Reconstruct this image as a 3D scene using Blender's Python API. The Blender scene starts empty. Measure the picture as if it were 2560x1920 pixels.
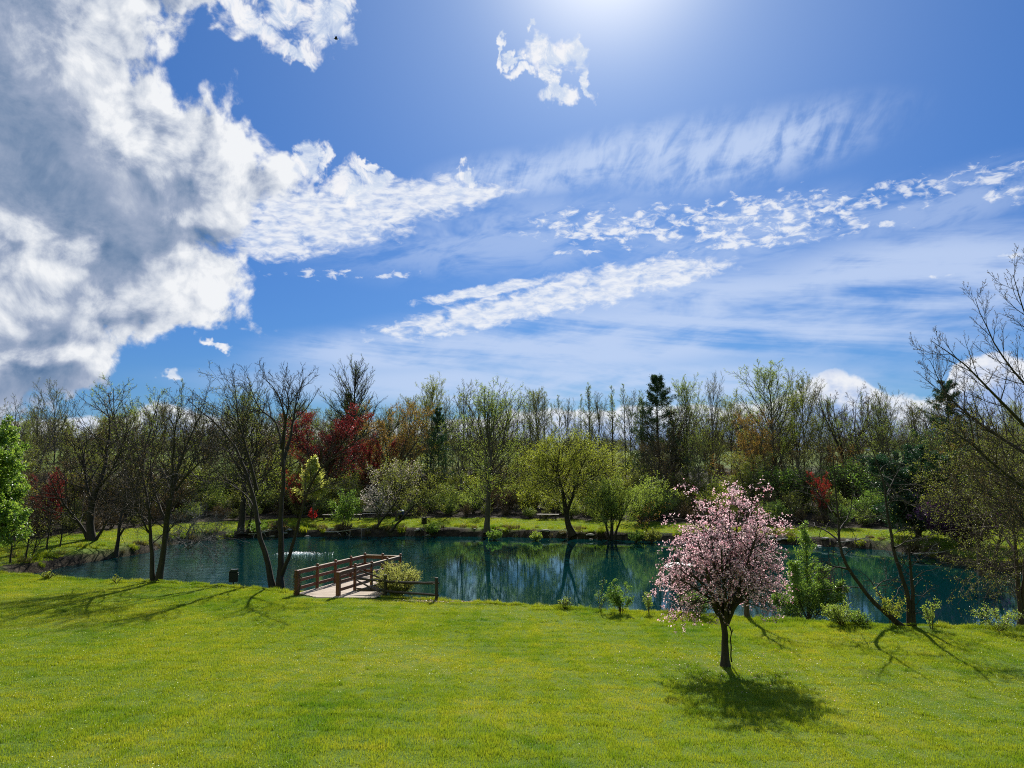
import bpy, math, random
import numpy as np
from mathutils import Vector, Matrix

scene = bpy.context.scene
COL = scene.collection
R = math.radians

# ------------------------------------------------------------------ camera
CAM_Z = 6.3
PITCH = R(5.05)
FPX = 1923.0            # focal length in pixels of the 2560 px wide photograph
cam_d = bpy.data.cameras.new('camera')
cam = bpy.data.objects.new('camera', cam_d)
COL.objects.link(cam)
cam.location = (0, 0, CAM_Z)
cam.rotation_euler = (R(90) + PITCH, 0, 0)
cam_d.sensor_width = 36.0
cam_d.lens = 36.0 * FPX / 2560.0
cam_d.clip_start = 0.1
cam_d.clip_end = 6000
scene.camera = cam

def ray(px, py):
    x = (px - 1280) / FPX
    v = (960 - py) / FPX
    return np.array([x, math.cos(PITCH) - v * math.sin(PITCH), math.sin(PITCH) + v * math.cos(PITCH)])

def sky_ae(px, py):
    d = ray(px, py)
    return math.atan2(d[0], d[1]), math.atan2(d[2], math.hypot(d[0], d[1]))

# ------------------------------------------------------------------ render settings
scene.render.engine = 'CYCLES'
scene.view_settings.view_transform = 'Standard'
scene.view_settings.look = 'None'
scene.view_settings.exposure = 0.58
scene.view_settings.gamma = 1.0
scene.cycles.use_denoising = False
scene.cycles.filter_width = 1.05
scene.cycles.max_bounces = 5
scene.cycles.diffuse_bounces = 2
scene.cycles.glossy_bounces = 2
scene.cycles.transmission_bounces = 3
scene.cycles.transparent_max_bounces = 6
scene.cycles.caustics_reflective = False
scene.cycles.caustics_refractive = False
scene.cycles.sample_clamp_indirect = 6.0

# ------------------------------------------------------------------ sun
SUN_EL, SUN_AZ = 35.5, 7.4          # degrees; azimuth from +Y towards +X
sl = bpy.data.lights.new('sun', 'SUN')
sun = bpy.data.objects.new('sun', sl)
COL.objects.link(sun)
sl.energy = 5.0
sl.angle = R(0.53)
sl.color = (1.0, 0.955, 0.87)
sd = Vector((math.sin(R(SUN_AZ)) * math.cos(R(SUN_EL)), math.cos(R(SUN_AZ)) * math.cos(R(SUN_EL)), math.sin(R(SUN_EL))))
sun.rotation_euler = sd.to_track_quat('Z', 'Y').to_euler()
sun.location = (0, 40, 60)

# ------------------------------------------------------------------ sky
world = bpy.data.worlds.new('World')
scene.world = world
world.use_nodes = True
wt = world.node_tree
wt.nodes.clear()

class S:
    """a node socket with arithmetic"""
    T = wt
    def __init__(s, sock): s.s = sock
    def _m(s, op, *o):
        n = S.T.nodes.new('ShaderNodeMath'); n.operation = op
        for i, v in enumerate((s,) + o):
            if isinstance(v, S): S.T.links.new(v.s, n.inputs[i])
            else: n.inputs[i].default_value = float(v)
        return S(n.outputs[0])
    def __add__(s, o): return s._m('ADD', o)
    def __radd__(s, o): return s._m('ADD', o)
    def __sub__(s, o): return s._m('SUBTRACT', o)
    def __rsub__(s, o): return (s * -1.0) + o
    def __mul__(s, o): return s._m('MULTIPLY', o)
    def __rmul__(s, o): return s._m('MULTIPLY', o)
    def __truediv__(s, o): return s._m('DIVIDE', o)
    def max(s, o): return s._m('MAXIMUM', o)
    def min(s, o): return s._m('MINIMUM', o)
    def smax(s, o, k): return s._m('SMOOTH_MAX', o, k)
    def pow(s, o): return s._m('POWER', o)
    def sqrt(s): return s._m('SQRT')
    def step(s, a, b):
        n = S.T.nodes.new('ShaderNodeMapRange'); n.interpolation_type = 'SMOOTHSTEP'; n.clamp = True
        S.T.links.new(s.s, n.inputs[0]); n.inputs[1].default_value = a; n.inputs[2].default_value = b
        return S(n.outputs[0])

def vec(x, y, z=0.0):
    n = S.T.nodes.new('ShaderNodeCombineXYZ')
    for i, v in enumerate((x, y, z)):
        if isinstance(v, S): S.T.links.new(v.s, n.inputs[i])
        else: n.inputs[i].default_value = v
    return n.outputs[0]

def noise(v, scale, detail=6, rough=0.55, dist=0.0, dims='3D'):
    n = S.T.nodes.new('ShaderNodeTexNoise'); n.noise_dimensions = dims
    S.T.links.new(v, n.inputs['Vector'])
    n.inputs['Scale'].default_value = scale; n.inputs['Detail'].default_value = detail
    n.inputs['Roughness'].default_value = rough; n.inputs['Distortion'].default_value = dist
    return S(n.outputs[0])

def curve(x, pts, xr, yr):
    """piecewise curve through pts, smooth"""
    n = S.T.nodes.new('ShaderNodeFloatCurve')
    cm = n.mapping; c = cm.curves[0]
    q = sorted(((p[0] - xr[0]) / (xr[1] - xr[0]), (p[1] - yr[0]) / (yr[1] - yr[0])) for p in pts)
    while len(c.points) < len(q): c.points.new(0.5, 0.5)
    for i, (a, b) in enumerate(q):
        c.points[i].location = (a, b); c.points[i].handle_type = 'AUTO'
    cm.update()
    xn = (x - xr[0]) * (1.0 / (xr[1] - xr[0]))
    S.T.links.new(xn.s, n.inputs['Value'])
    return S(n.outputs[0]) * (yr[1] - yr[0]) + yr[0]

def mixc(f, a, b):
    n = S.T.nodes.new('ShaderNodeMix'); n.data_type = 'RGBA'; n.clamp_factor = True
    if isinstance(f, S): S.T.links.new(f.s, n.inputs[0])
    else: n.inputs[0].default_value = f
    for i, v in ((6, a), (7, b)):
        if isinstance(v, tuple): n.inputs[i].default_value = v + (1,)
        else: S.T.links.new(v, n.inputs[i])
    return n.outputs[2]

tc = wt.nodes.new('ShaderNodeTexCoord')
sep = wt.nodes.new('ShaderNodeSeparateXYZ'); wt.links.new(tc.outputs['Generated'], sep.inputs[0])
dx, dy, dz = (S(o) for o in sep.outputs)
A = dx._m('ARCTAN2', dy)
E = dz._m('ARCSINE')
U = 1.0 / FPX          # one photo pixel in radians near the centre of view

def blob(px, py, rx, ry, rot=0.0, src=None):
    a, e = sky_ae(px, py)
    m = wt.nodes.new('ShaderNodeMapping'); m.vector_type = 'TEXTURE'
    wt.links.new(src if src is not None else BV[0], m.inputs['Vector'])
    m.inputs['Location'].default_value = (a, e, 0); m.inputs['Rotation'].default_value = (0, 0, R(rot)); m.inputs['Scale'].default_value = (rx * U, ry * U, 1)
    l = wt.nodes.new('ShaderNodeVectorMath'); l.operation = 'LENGTH'; wt.links.new(m.outputs[0], l.inputs[0])
    return 1.0 - S(l.outputs['Value'])

def union(bl, k=0.15):
    r = bl[0]
    for b in bl[1:]: r = r.smax(b, k)
    return r

AE = vec(A, E, 0.0)
BV = [AE]
def warp(v, scale, amt, detail=3):
    n = wt.nodes.new('ShaderNodeTexNoise'); wt.links.new(v, n.inputs['Vector']); n.inputs['Scale'].default_value = scale
    n.inputs['Detail'].default_value = detail; n.inputs['Roughness'].default_value = 0.62
    q = wt.nodes.new('ShaderNodeVectorMath'); q.operation = 'MULTIPLY_ADD'
    wt.links.new(n.outputs['Color'], q.inputs[0]); q.inputs[1].default_value = (amt, amt, 0); wt.links.new(v, q.inputs[2])
    q2 = wt.nodes.new('ShaderNodeVectorMath'); q2.operation = 'SUBTRACT'; wt.links.new(q.outputs[0], q2.inputs[0]); q2.inputs[1].default_value = (amt * .5, amt * .5, 0)
    return q2.outputs[0]
n_mid = noise(vec(A, E, 3.7), 13.0, 7, 0.66, 0.3)
# same field sampled a little towards the sun: the difference models relief
dl = 0.026
AEs = vec(A + dl * 0.75, E + dl * 0.66, 3.7)
n_mid_s = noise(AEs, 13.0, 3, 0.6, 0.3)

def voro(v, scale, detail=2, rough=0.5, smooth=0.6):
    n = S.T.nodes.new('ShaderNodeTexVoronoi'); n.voronoi_dimensions = '2D'; n.feature = 'SMOOTH_F1'
    S.T.links.new(v, n.inputs['Vector']); n.inputs['Scale'].default_value = scale; n.inputs['Detail'].default_value = detail
    n.inputs['Roughness'].default_value = rough; n.inputs['Smoothness'].default_value = smooth
    return S(n.outputs['Distance'])
# 1 the great cumulus bank on the left: right-hand outline as azimuth over elevation
WV = warp(AE, 11.0, 0.10, 3)
edge = [(900, -60), (740, -10), (610, 40), (560, 130), (550, 230), (610, 290), (700, 350), (760, 420), (800, 480), (740, 560), (700, 640),
        (715, 690), (650, 730), (655, 790), (570, 832), (490, 850), (440, 900), (405, 950), (340, 985), (260, 1015), (160, 1050), (-200, 1150)]
ep = [sky_ae(a, b) for a, b in edge]
ep2 = [(e, a) for a, e in ep]
sw = wt.nodes.new('ShaderNodeSeparateXYZ'); wt.links.new(warp(AE, 16.0, 0.10, 4), sw.inputs[0])
Aw, Ew = S(sw.outputs[0]), S(sw.outputs[1])
eb = curve(Ew, ep2, (min(p[0] for p in ep2), max(p[0] for p in ep2)), (-0.9, 0.1))
Dc = (eb - Aw) * 9.0                     # distance inside the bank
bil = voro(WV, 9.0, 3, 0.55)
sh_ = wt.nodes.new('ShaderNodeVectorMath'); sh_.operation = 'ADD'; wt.links.new(WV, sh_.inputs[0]); sh_.inputs[1].default_value = (0.016, 0.014, 0)
bil_s = voro(sh_.outputs[0], 9.0, 2, 0.55)
brel = bil_s - bil                       # lumps lit from the sun's side
bank = Dc + (0.62 - bil) * 1.1 + (n_mid - 0.5) * 1.6
a_bank = bank.step(-0.05, 0.40)
BV[0] = warp(AE, 7.0, 0.13, 3)
brt = union([blob(540, 90, 190, 120, -60), blob(500, 270, 190, 110, -50), blob(620, 400, 210, 110, -40), blob(750, 500, 170, 80, -20), blob(590, 740, 170, 90, 20), blob(430, 690, 160, 60, 20), blob(400, 860, 150, 90, 35),
             blob(60, 690, 80, 120, -25), blob(190, 615, 46, 66, -30), blob(130, 890, 130, 42, 10), blob(300, 760, 110, 60, -45), blob(520, 540, 90, 50, 0), blob(290, 130, 170, 130, 0), blob(360, 300, 130, 90, -30), blob(20, 590, 60, 40, 0)], 0.25)
drk = union([blob(30, 330, 170, 300, 0), blob(330, 600, 230, 90, -10), blob(400, 400, 150, 60, -10), blob(150, 800, 200, 70, -40), blob(60, 960, 240, 70, 0), blob(280, 965, 190, 34, -15), blob(560, 640, 90, 30, -15), blob(130, 480, 150, 130, 0)], 0.25)
BV[0] = AE
# 2 torn scraps beside the bank and a small cloud in the open sky
BV[0] = warp(AE, 22.0, 0.075, 4)
scr = union([blob(640, 60, 90, 34, -28), blob(715, 30, 60, 40, 0), blob(800, 55, 62, 52, 60), blob(850, 40, 40, 60, 0), blob(735, 130, 60, 22, 12), blob(600, 20, 60, 30, -20),
             blob(930, 440, 60, 30, -30), blob(770, 400, 24, 48, 8), blob(800, 395, 20, 32, -6), blob(925, 400, 20, 10, 0), blob(860, 465, 60, 36, 0), blob(955, 455, 30, 24, -20),
             blob(1170, 437, 22, 16, 20), blob(420, 945, 28, 14, 0), blob(535, 850, 40, 12, -15),
             blob(1345, 125, 48, 38, 60), blob(1430, 145, 42, 34, -40), blob(1370, 200, 22, 52, 35), blob(1395, 238, 52, 18, 5), blob(1290, 150, 40, 10, -15), blob(1300, 185, 40, 14, -20),
             blob(1465, 210, 14, 42, 25), blob(1250, 120, 10, 30, 0), blob(1330, 55, 20, 7, 20), blob(1450, 120, 24, 24, 0), blob(1385, 150, 55, 34, -20)], 0.1)
n_rag = noise(vec(A, E, 9.1), 34.0, 5, 0.68, 0.7)
a_scr = ((scr.min(0.5)) * 1.9 + (n_rag - 0.5) * 2.6 + 0.1).step(-0.2, 1.15)
BV[0] = AE
# 3 fields of small white puffs (altocumulus)
puff_v = vec(A * 1.0, E * 1.9, 5.5)
n_puf = noise(puff_v, 50.0, 4, 0.58, 0.45)
n_puf2 = noise(vec(A * 0.9, E * 1.7, 1.5), 30.0, 3, 0.62, 0.3)
b1 = union([blob(800, 545, 240, 78, 4), blob(1010, 500, 230, 52, 7), blob(1130, 488, 170, 26, 6), blob(690, 600, 110, 50, 0)], 0.2)
b2 = union([blob(1560, 570, 210, 44, 2), blob(1800, 550, 240, 46, 5), blob(1990, 545, 200, 44, 6), blob(1950, 600, 230, 14, 2), blob(1420, 560, 80, 34, 0), blob(1440, 630, 60, 8, 0)], 0.2)
b3 = union([blob(1290, 765, 330, 42, 13), blob(1480, 720, 250, 48, 9), blob(1640, 685, 190, 34, 4), blob(1150, 795, 220, 18, 9), blob(1230, 725, 190, 16, 10)], 0.2)
b4 = union([blob(2330, 475, 220, 26, 10), blob(2480, 445, 130, 16, 8), blob(2170, 500, 130, 30, 8), blob(2540, 485, 60, 20, 0), blob(860, 685, 190, 13, 2), blob(2350, 690, 30, 8, 0), blob(2520, 640, 30, 7, 0)], 0.1)
a1 = ((b1.min(0.5)) * 2.0 + (n_puf - 0.5) * 2.0 + (n_puf2 - 0.5) * 2.0 + 0.25).step(0.0, 1.15)
a2 = ((b2.min(0.4)) * 1.4 + (n_puf - 0.5) * 4.6 + (n_puf2 - 0.5) * 2.4 - 0.08).step(0.0, 1.15)
a3 = ((b3.min(0.5)) * 1.9 + (n_puf - 0.5) * 2.4 + (n_puf2 - 0.5) * 2.0 + 0.22).step(0.0, 1.15)
a4 = ((b4.min(0.4)) * 1.3 + (n_puf - 0.5) * 4.6 + (n_puf2 - 0.5) * 2.4 - 0.28).step(0.0, 1.0)
n_rip = noise(vec(A * 0.8 + E * 0.5, E * 2.6 - A * 0.25, 4.4), 75.0, 2, 0.5, 0.3)
a_puf = ((a1 * 0.92).max(a3 * 0.9) * (n_rip.step(0.28, 0.6) * 0.34 + 0.66)).max(a2 * 0.84).max(a4 * 0.72)
# 4 veils of thin ice cloud
n_v1 = noise(vec(A * 2.2 + E * 1.2, E * 6.0 - A * 1.3, 2.0), 4.5, 4, 0.62, 0.5)
n_v2 = noise(vec(A * 1.1, E * 9.0 + A * 0.9, 6.0), 3.0, 5, 0.6, 0.3)
n_v3 = noise(vec(A * 5.0 - E * 2.0, E * 2.4, 8.0), 7.0, 4, 0.62, 0.4)
v1 = union([blob(1560, 390, 390, 80, 8), blob(1850, 380, 420, 100, 6), blob(1300, 440, 280, 70, 4)], 0.3)
v2 = union([blob(1400, 960, 900, 70, 0), blob(1500, 850, 640, 110, 2), blob(1950, 780, 620, 130, -4), blob(2300, 700, 460, 130, 0), blob(1050, 880, 420, 70, 2)], 0.3)
v3 = union([blob(1250, 590, 620, 130, 4), blob(1900, 600, 560, 120, 3), blob(2350, 520, 320, 90, 8)], 0.3)
a_v1 = (v1 + 0.1).step(0.0, 0.9) * (n_v3 * 0.6 + n_v1 * 0.5).step(0.40, 0.66) * 0.80
a_v2 = (v2 + 0.2).step(0.0, 0.8) * (n_v2 * 0.75 + n_v1 * 0.3).step(0.34, 0.6) * 0.80
a_v3 = (v3 + 0.1).step(0.0, 0.9) * n_v1.step(0.34, 0.62) * 0.45
a_veil = a_v1.max(a_v2).max(a_v3)
# 5 cumulus tops low on the horizon
hz = [(-400, 1010), (0, 1040), (300, 1035), (420, 1000), (560, 1040), (900, 1050), (1100, 1040), (1270, 1022), (1480, 1015), (1700, 1005), (1850, 1000), (1990, 972), (2060, 930), (2120, 928), (2180, 958),
      (2250, 985), (2330, 990), (2380, 905), (2450, 880), (2560, 890), (2800, 940)]
hp = [sky_ae(a, b) for a, b in hz]
ht = curve(A, hp, (hp[0][0], hp[-1][0]), (0.0, 0.2))
n_hz = noise(vec(A, E * 1.15, 7.7), 26.0, 4, 0.6, 0.1)
Dh = (ht - E) * 26.0 + (n_hz - 0.5) * 0.9
a_hz = Dh.step(0.0, 0.22) * (E + 0.02).step(-0.02, 0.03)

# clear sky
sky = wt.nodes.new('ShaderNodeTexSky'); sky.sky_type = 'NISHITA'
sky.sun_disc = False
sky.sun_elevation = R(SUN_EL)
sky.sun_rotation = R(SUN_AZ)
sky.altitude = 300; sky.air_density = 1.0; sky.dust_density = 0.55; sky.ozone_density = 2.6
hs = wt.nodes.new('ShaderNodeHueSaturation'); wt.links.new(sky.outputs[0], hs.inputs['Color'])
hs.inputs['Hue'].default_value = 0.507; hs.inputs['Saturation'].default_value = 1.2; hs.inputs['Value'].default_value = 1.0
gm = wt.nodes.new('ShaderNodeVectorMath'); gm.operation = 'SCALE'; gm.inputs['Scale'].default_value = 0.1
wt.links.new(hs.outputs['Color'], gm.inputs[0])
gg = wt.nodes.new('ShaderNodeGamma'); gg.inputs[1].default_value = 1.3; wt.links.new(gm.outputs[0], gg.inputs[0])
gt = wt.nodes.new('ShaderNodeVectorMath'); gt.operation = 'MULTIPLY'; gt.inputs[1].default_value = (3.6, 5.9, 8.4)
wt.links.new(gg.outputs[0], gt.inputs[0])
col = mixc(0.5, gt.outputs[0], (0.95, 2.75, 6.9))
# wide bright aureole of the sun behind thin high cloud
dp = wt.nodes.new('ShaderNodeVectorMath'); dp.operation = 'DOT_PRODUCT'
wt.links.new(tc.outputs['Generated'], dp.inputs[0]); dp.inputs[1].default_value = tuple(sd)
cs = S(dp.outputs['Value'])
aur = cs.max(0.0).pow(190.0) * 0.9 + cs.max(0.0).pow(24.0) * 0.20
K = 10.0                       # cloud radiance scale (the Background strength is 0.1)
def c3(r, g, b): return (r * K, g * K, b * K)
col = mixc(aur, col, c3(1.05, 1.1, 1.2))
col = mixc(a_veil, col, c3(0.60, 0.72, 0.96))
hcol = mixc((Dh + (n_hz - 0.5) * 2.5).step(0.1, 1.3), c3(0.94, 0.95, 0.98), c3(0.36, 0.50, 0.82))
hcol = mixc((Dh * 0.3 - 0.2).step(0.1, 1.0), hcol, c3(0.62, 0.72, 0.92))
col = mixc(a_hz * 0.92, col, hcol)
pcol = mixc((n_puf * 0.75 + n_puf2 * 0.25).step(0.34, 0.60), c3(0.66, 0.75, 0.92), c3(0.94, 0.96, 1.0))
col = mixc(a_puf, col, pcol)
# colours of the bank: white near its rim, violet grey inside, slate blue far left
lit = brel * 0.62 + (n_mid - n_mid_s) * 1.25 + (n_mid - 0.5) * 0.35
bright = (((brt + 0.15).step(-0.1, 0.75) * 0.36 - (drk + 0.2).step(0.0, 1.0) * 0.17 + 0.52 + (1.0 - Dc.step(0.0, 0.9)) * 0.22) + lit * ((brt + 0.6).step(0.0, 1.0) * 0.65 + 0.35) + (n_mid - 0.5) * 0.3).max(0.06).min(1.1)
ramp = wt.nodes.new('ShaderNodeValToRGB'); wt.links.new(bright.s, ramp.inputs[0])
cr = ramp.color_ramp; cr.elements[0].position = 0.05; cr.elements[0].color = (0.10, 0.19, 0.35, 1)
cr.elements[1].position = 1.0; cr.elements[1].color = (0.93, 0.95, 0.98, 1)
for p, c in ((0.25, (0.19, 0.28, 0.44)), (0.5, (0.36, 0.43, 0.58)), (0.74, (0.66, 0.71, 0.80))):
    e_ = cr.elements.new(p); e_.color = c + (1,)
sc_ = wt.nodes.new('ShaderNodeVectorMath'); sc_.operation = 'SCALE'; sc_.inputs['Scale'].default_value = K
wt.links.new(ramp.outputs[0], sc_.inputs[0])
col = mixc(a_bank, col, sc_.outputs[0])
col = mixc(a_scr * 0.93, col, mixc(n_rag.step(0.42, 0.62), c3(0.72, 0.80, 0.93), c3(0.98, 0.98, 1.0)))
bg = wt.nodes.new('ShaderNodeBackground'); bg.inputs['Strength'].default_value = 0.064
wt.links.new(col, bg.inputs['Color'])
wo = wt.nodes.new('ShaderNodeOutputWorld'); wt.links.new(bg.outputs[0], wo.inputs['Surface'])
world.cycles.sampling_method = 'MANUAL'; world.cycles.sample_map_resolution = 512
# ================================================================== helpers
rng = np.random.default_rng(7)

def new_mat(name):
    m = bpy.data.materials.new(name); m.use_nodes = True
    m.node_tree.nodes.clear()
    return m, m.node_tree

def N(t, typ, **kw):
    n = t.nodes.new(typ)
    for k, v in kw.items(): setattr(n, k, v)
    return n

def out(t, sh, disp=None):
    o = N(t, 'ShaderNodeOutputMaterial'); t.links.new(sh, o.inputs['Surface'])

def ramp_node(t, fac, stops):
    r = N(t, 'ShaderNodeValToRGB'); t.links.new(fac, r.inputs[0])
    e = r.color_ramp.elements
    e[0].position, e[0].color = stops[0][0], stops[0][1] + (1,)
    e[1].position, e[1].color = stops[-1][0], stops[-1][1] + (1,)
    for p, c in stops[1:-1]:
        k = e.new(p); k.color = c + (1,)
    return r.outputs[0]

def noise_node(t, scale, detail=4, rough=0.6, coord='Object', vscale=None, dist=0.0):
    tcn = N(t, 'ShaderNodeTexCoord'); v = tcn.outputs[coord]
    if coord == 'World':
        pass
    if vscale:
        mp = N(t, 'ShaderNodeMapping'); t.links.new(v, mp.inputs[0]); mp.inputs['Scale'].default_value = vscale; v = mp.outputs[0]
    n = N(t, 'ShaderNodeTexNoise'); t.links.new(v, n.inputs['Vector'])
    n.inputs['Scale'].default_value = scale; n.inputs['Detail'].default_value = detail; n.inputs['Roughness'].default_value = rough
    n.inputs['Distortion'].default_value = dist
    return n.outputs[0]

def bark_mat(name, c0, c1, scale=9.0, vs=(1, 1, 0.22)):
    m, t = new_mat(name)
    f = noise_node(t, scale, 6, 0.7, vscale=vs)
    col = ramp_node(t, f, [(0.3, c0), (0.7, c1)])
    b = N(t, 'ShaderNodeBsdfPrincipled'); t.links.new(col, b.inputs['Base Color']); b.inputs['Roughness'].default_value = 0.85
    b.inputs['Specular IOR Level'].default_value = 0.25
    bp = N(t, 'ShaderNodeBump'); bp.inputs['Strength'].default_value = 0.7; bp.inputs['Distance'].default_value = 0.02
    t.links.new(f, bp.inputs['Height']); t.links.new(bp.outputs[0], b.inputs['Normal'])
    out(t, b.outputs[0]); return m

def leaf_mat(name, c0, c1, trans=0.5, tc_=None, gloss=0.05, seed_var=0.0):
    """thin leaf: colour varies from leaf to leaf between c0 and c1; light passes through"""
    m, t = new_mat(name)
    a = N(t, 'ShaderNodeAttribute'); a.attribute_name = 'tint'
    fac = a.outputs['Fac']
    col = ramp_node(t, fac, [(0.0, c0), (1.0, c1)])
    d = N(t, 'ShaderNodeBsdfDiffuse'); t.links.new(col, d.inputs[0])
    tr = N(t, 'ShaderNodeBsdfTranslucent')
    k = tc_ or (1.3, 1.35, 0.8)
    vm = N(t, 'ShaderNodeVectorMath', operation='MULTIPLY'); t.links.new(col, vm.inputs[0]); vm.inputs[1].default_value = k
    t.links.new(vm.outputs[0], tr.inputs[0])
    mx = N(t, 'ShaderNodeMixShader'); mx.inputs[0].default_value = trans
    t.links.new(d.outputs[0], mx.inputs[1]); t.links.new(tr.outputs[0], mx.inputs[2])
    g = N(t, 'ShaderNodeBsdfGlossy'); g.inputs['Roughness'].default_value = 0.38
    mx2 = N(t, 'ShaderNodeMixShader'); mx2.inputs[0].default_value = gloss
    t.links.new(mx.outputs[0], mx2.inputs[1]); t.links.new(g.outputs[0], mx2.inputs[2])
    out(t, mx2.outputs[0]); return m

def tag(o, label=None, cat=None, group=None, kind=None):
    if label: o['label'] = label
    if cat: o['category'] = cat
    if group: o['group'] = group
    if kind: o['kind'] = kind
    return o

def mesh_np(name, V, F4=None, F3=None, mats=(), m4=None, m3=None, tint=None, smooth=False):
    me = bpy.data.meshes.new(name)
    V = np.asarray(V, dtype=np.float32)
    F4 = np.zeros((0, 4), np.int32) if F4 is None or len(F4) == 0 else np.asarray(F4, np.int32)
    F3 = np.zeros((0, 3), np.int32) if F3 is None or len(F3) == 0 else np.asarray(F3, np.int32)
    me.vertices.add(len(V)); me.vertices.foreach_set('co', V.ravel())
    me.loops.add(F4.size + F3.size); me.loops.foreach_set('vertex_index', np.concatenate([F4.ravel(), F3.ravel()]))
    npoly = len(F4) + len(F3)
    me.polygons.add(npoly)
    ls = np.concatenate([np.arange(len(F4)) * 4, F4.size + np.arange(len(F3)) * 3]).astype(np.int32)
    me.polygons.foreach_set('loop_start', ls)
    mi = np.concatenate([np.zeros(len(F4), np.int32) if m4 is None else m4, np.zeros(len(F3), np.int32) if m3 is None else m3]).astype(np.int32)
    me.polygons.foreach_set('material_index', mi)
    me.polygons.foreach_set('use_smooth', np.full(npoly, smooth))
    for m in mats: me.materials.append(m)
    if tint is not None:
        at = me.attributes.new('tint', 'FLOAT', 'POINT'); at.data.foreach_set('value', np.asarray(tint, np.float32))
    me.update(calc_edges=True); me.validate()
    return me

def link(name, me, parent=None, loc=(0, 0, 0), rot=(0, 0, 0), scale=(1, 1, 1)):
    o = bpy.data.objects.new(name, me); COL.objects.link(o)
    o.parent = parent; o.location = loc; o.rotation_euler = rot; o.scale = scale
    return o

def empty(name, loc, rz=0.0, scale=(1, 1, 1)):
    o = bpy.data.objects.new(name, None); COL.objects.link(o)
    o.empty_display_size = 0.3; o.location = loc; o.rotation_euler = (0, 0, rz); o.scale = scale
    return o

# small solid modeller: collects boxes, beams, lathes into one mesh
class MB:
    def __init__(s): s.v = []; s.f4 = []; s.f3 = []
    def quad_strip(s, rings, cap=True):
        b = len(s.v); k = len(rings[0])
        for r in rings: s.v.extend([tuple(p) for p in r])
        for i in range(len(rings) - 1):
            for j in range(k):
                a = b + i * k + j; a2 = b + i * k + (j + 1) % k
                s.f4.append((a, a2, a2 + k, a + k))
        if cap:
            for i, flip in ((0, True), (len(rings) - 1, False)):
                c = np.mean(np.array(rings[i]), 0); s.v.append(tuple(c)); ci = len(s.v) - 1
                for j in range(k):
                    a = b + i * k + j; a2 = b + i * k + (j + 1) % k
                    s.f3.append((ci, a2, a) if flip else (ci, a, a2))
    def box(s, x0, x1, y0, y1, z0, z1, bev=0.008, M=None):
        """box with chamfered vertical and horizontal edges"""
        bv = min(bev, (x1 - x0) / 3, (y1 - y0) / 3, (z1 - z0) / 3)
        def ring(z, i):
            xa, xb, ya, yb = x0 + i, x1 - i, y0 + i, y1 - i
            return [(xa + bv, ya, z), (xb - bv, ya, z), (xb, ya + bv, z), (xb, yb - bv, z), (xb - bv, yb, z), (xa + bv, yb, z), (xa, yb - bv, z), (xa, ya + bv, z)]
        rs = [ring(z0, bv), ring(z0 + bv, 0), ring(z1 - bv, 0), ring(z1, bv)]
        if M is not None: rs = [[M @ Vector(p) for p in r] for r in rs]
        s.quad_strip(rs)
    def beam(s, p, q, w, h, bev=0.008, roll=0.0):
        p, q = Vector(p), Vector(q); d = q - p; L = d.length
        rot = d.to_track_quat('X', 'Z').to_matrix().to_4x4()
        M = Matrix.Translation(p) @ rot @ Matrix.Rotation(roll, 4, 'X')
        s.box(0, L, -w / 2, w / 2, -h / 2, h / 2, bev, M)
    def lathe(s, prof, n=12, M=None):
        rs = []
        for r, z in prof:
            rs.append([Vector((r * math.cos(2 * math.pi * j / n), r * math.sin(2 * math.pi * j / n), z)) for j in range(n)])
        if M is not None: rs = [[M @ p for p in r] for r in rs]
        s.quad_strip(rs)
    def tube(s, pts, rad, n=6):
        pts = [Vector(p) for p in pts]
        if not hasattr(rad, '__len__'): rad = [rad] * len(pts)
        rs = []
        for i, p in enumerate(pts):
            d = (pts[min(i + 1, len(pts) - 1)] - pts[max(i - 1, 0)]).normalized()
            a = d.orthogonal().normalized() if i == 0 else (a - d * a.dot(d)).normalized()
            b = d.cross(a)
            rs.append([p + (a * math.cos(2 * math.pi * j / n) + b * math.sin(2 * math.pi * j / n)) * rad[i] for j in range(n)])
        s.quad_strip(rs)
    def mesh(s, name, m, smooth=False):
        return mesh_np(name, s.v, s.f4, s.f3, (m,) if m else (), smooth=smooth)
    def build(s, name, m, parent=None, smooth=False, **kw):
        return link(name, s.mesh(name, m, smooth), parent, **kw)

# ================================================================== terrain
WATER_Z = 0.0
EDGE_Z = 0.70
def at_z(px, py, z):
    d = ray(px, py); k = (z - CAM_Z) / d[2]
    return np.array([d[0] * k, d[1] * k])

near_px = [(-500, 1428), (-200, 1428), (0, 1432), (200, 1449), (400, 1454), (560, 1464), (700, 1477), (850, 1484), (1000, 1494), (1100, 1501), (1300, 1512), (1500, 1525), (1700, 1534), (1900, 1547),
           (2100, 1557), (2300, 1563), (2560, 1570), (2900, 1578), (3300, 1580)]
NEAR = np.array([at_z(a, b, EDGE_Z) for a, b in near_px])            # brow of the near lawn, left to right
far_px = [(40, 1437), (90, 1432), (169, 1415), (295, 1394), (358, 1384), (430, 1362), (520, 1350), (640, 1343), (800, 1341), (1000, 1340), (1200, 1341), (1400, 1345), (1600, 1351), (1750, 1354), (1900, 1357),
          (2032, 1364), (2201, 1374), (2298, 1386), (2400, 1412), (2480, 1428), (2600, 1436), (2800, 1450), (3000, 1480)]
FAR = np.array([at_z(a, b, WATER_Z) for a, b in far_px])              # far waterline, left to right
near_w = NEAR + np.array([0.0, 1.35])
sel = (near_w[:, 0] > FAR[0, 0] + 0.3) & (near_w[:, 0] < FAR[-1, 0] - 0.3)
POND = np.vstack([FAR, near_w[sel][::-1]])

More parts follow.
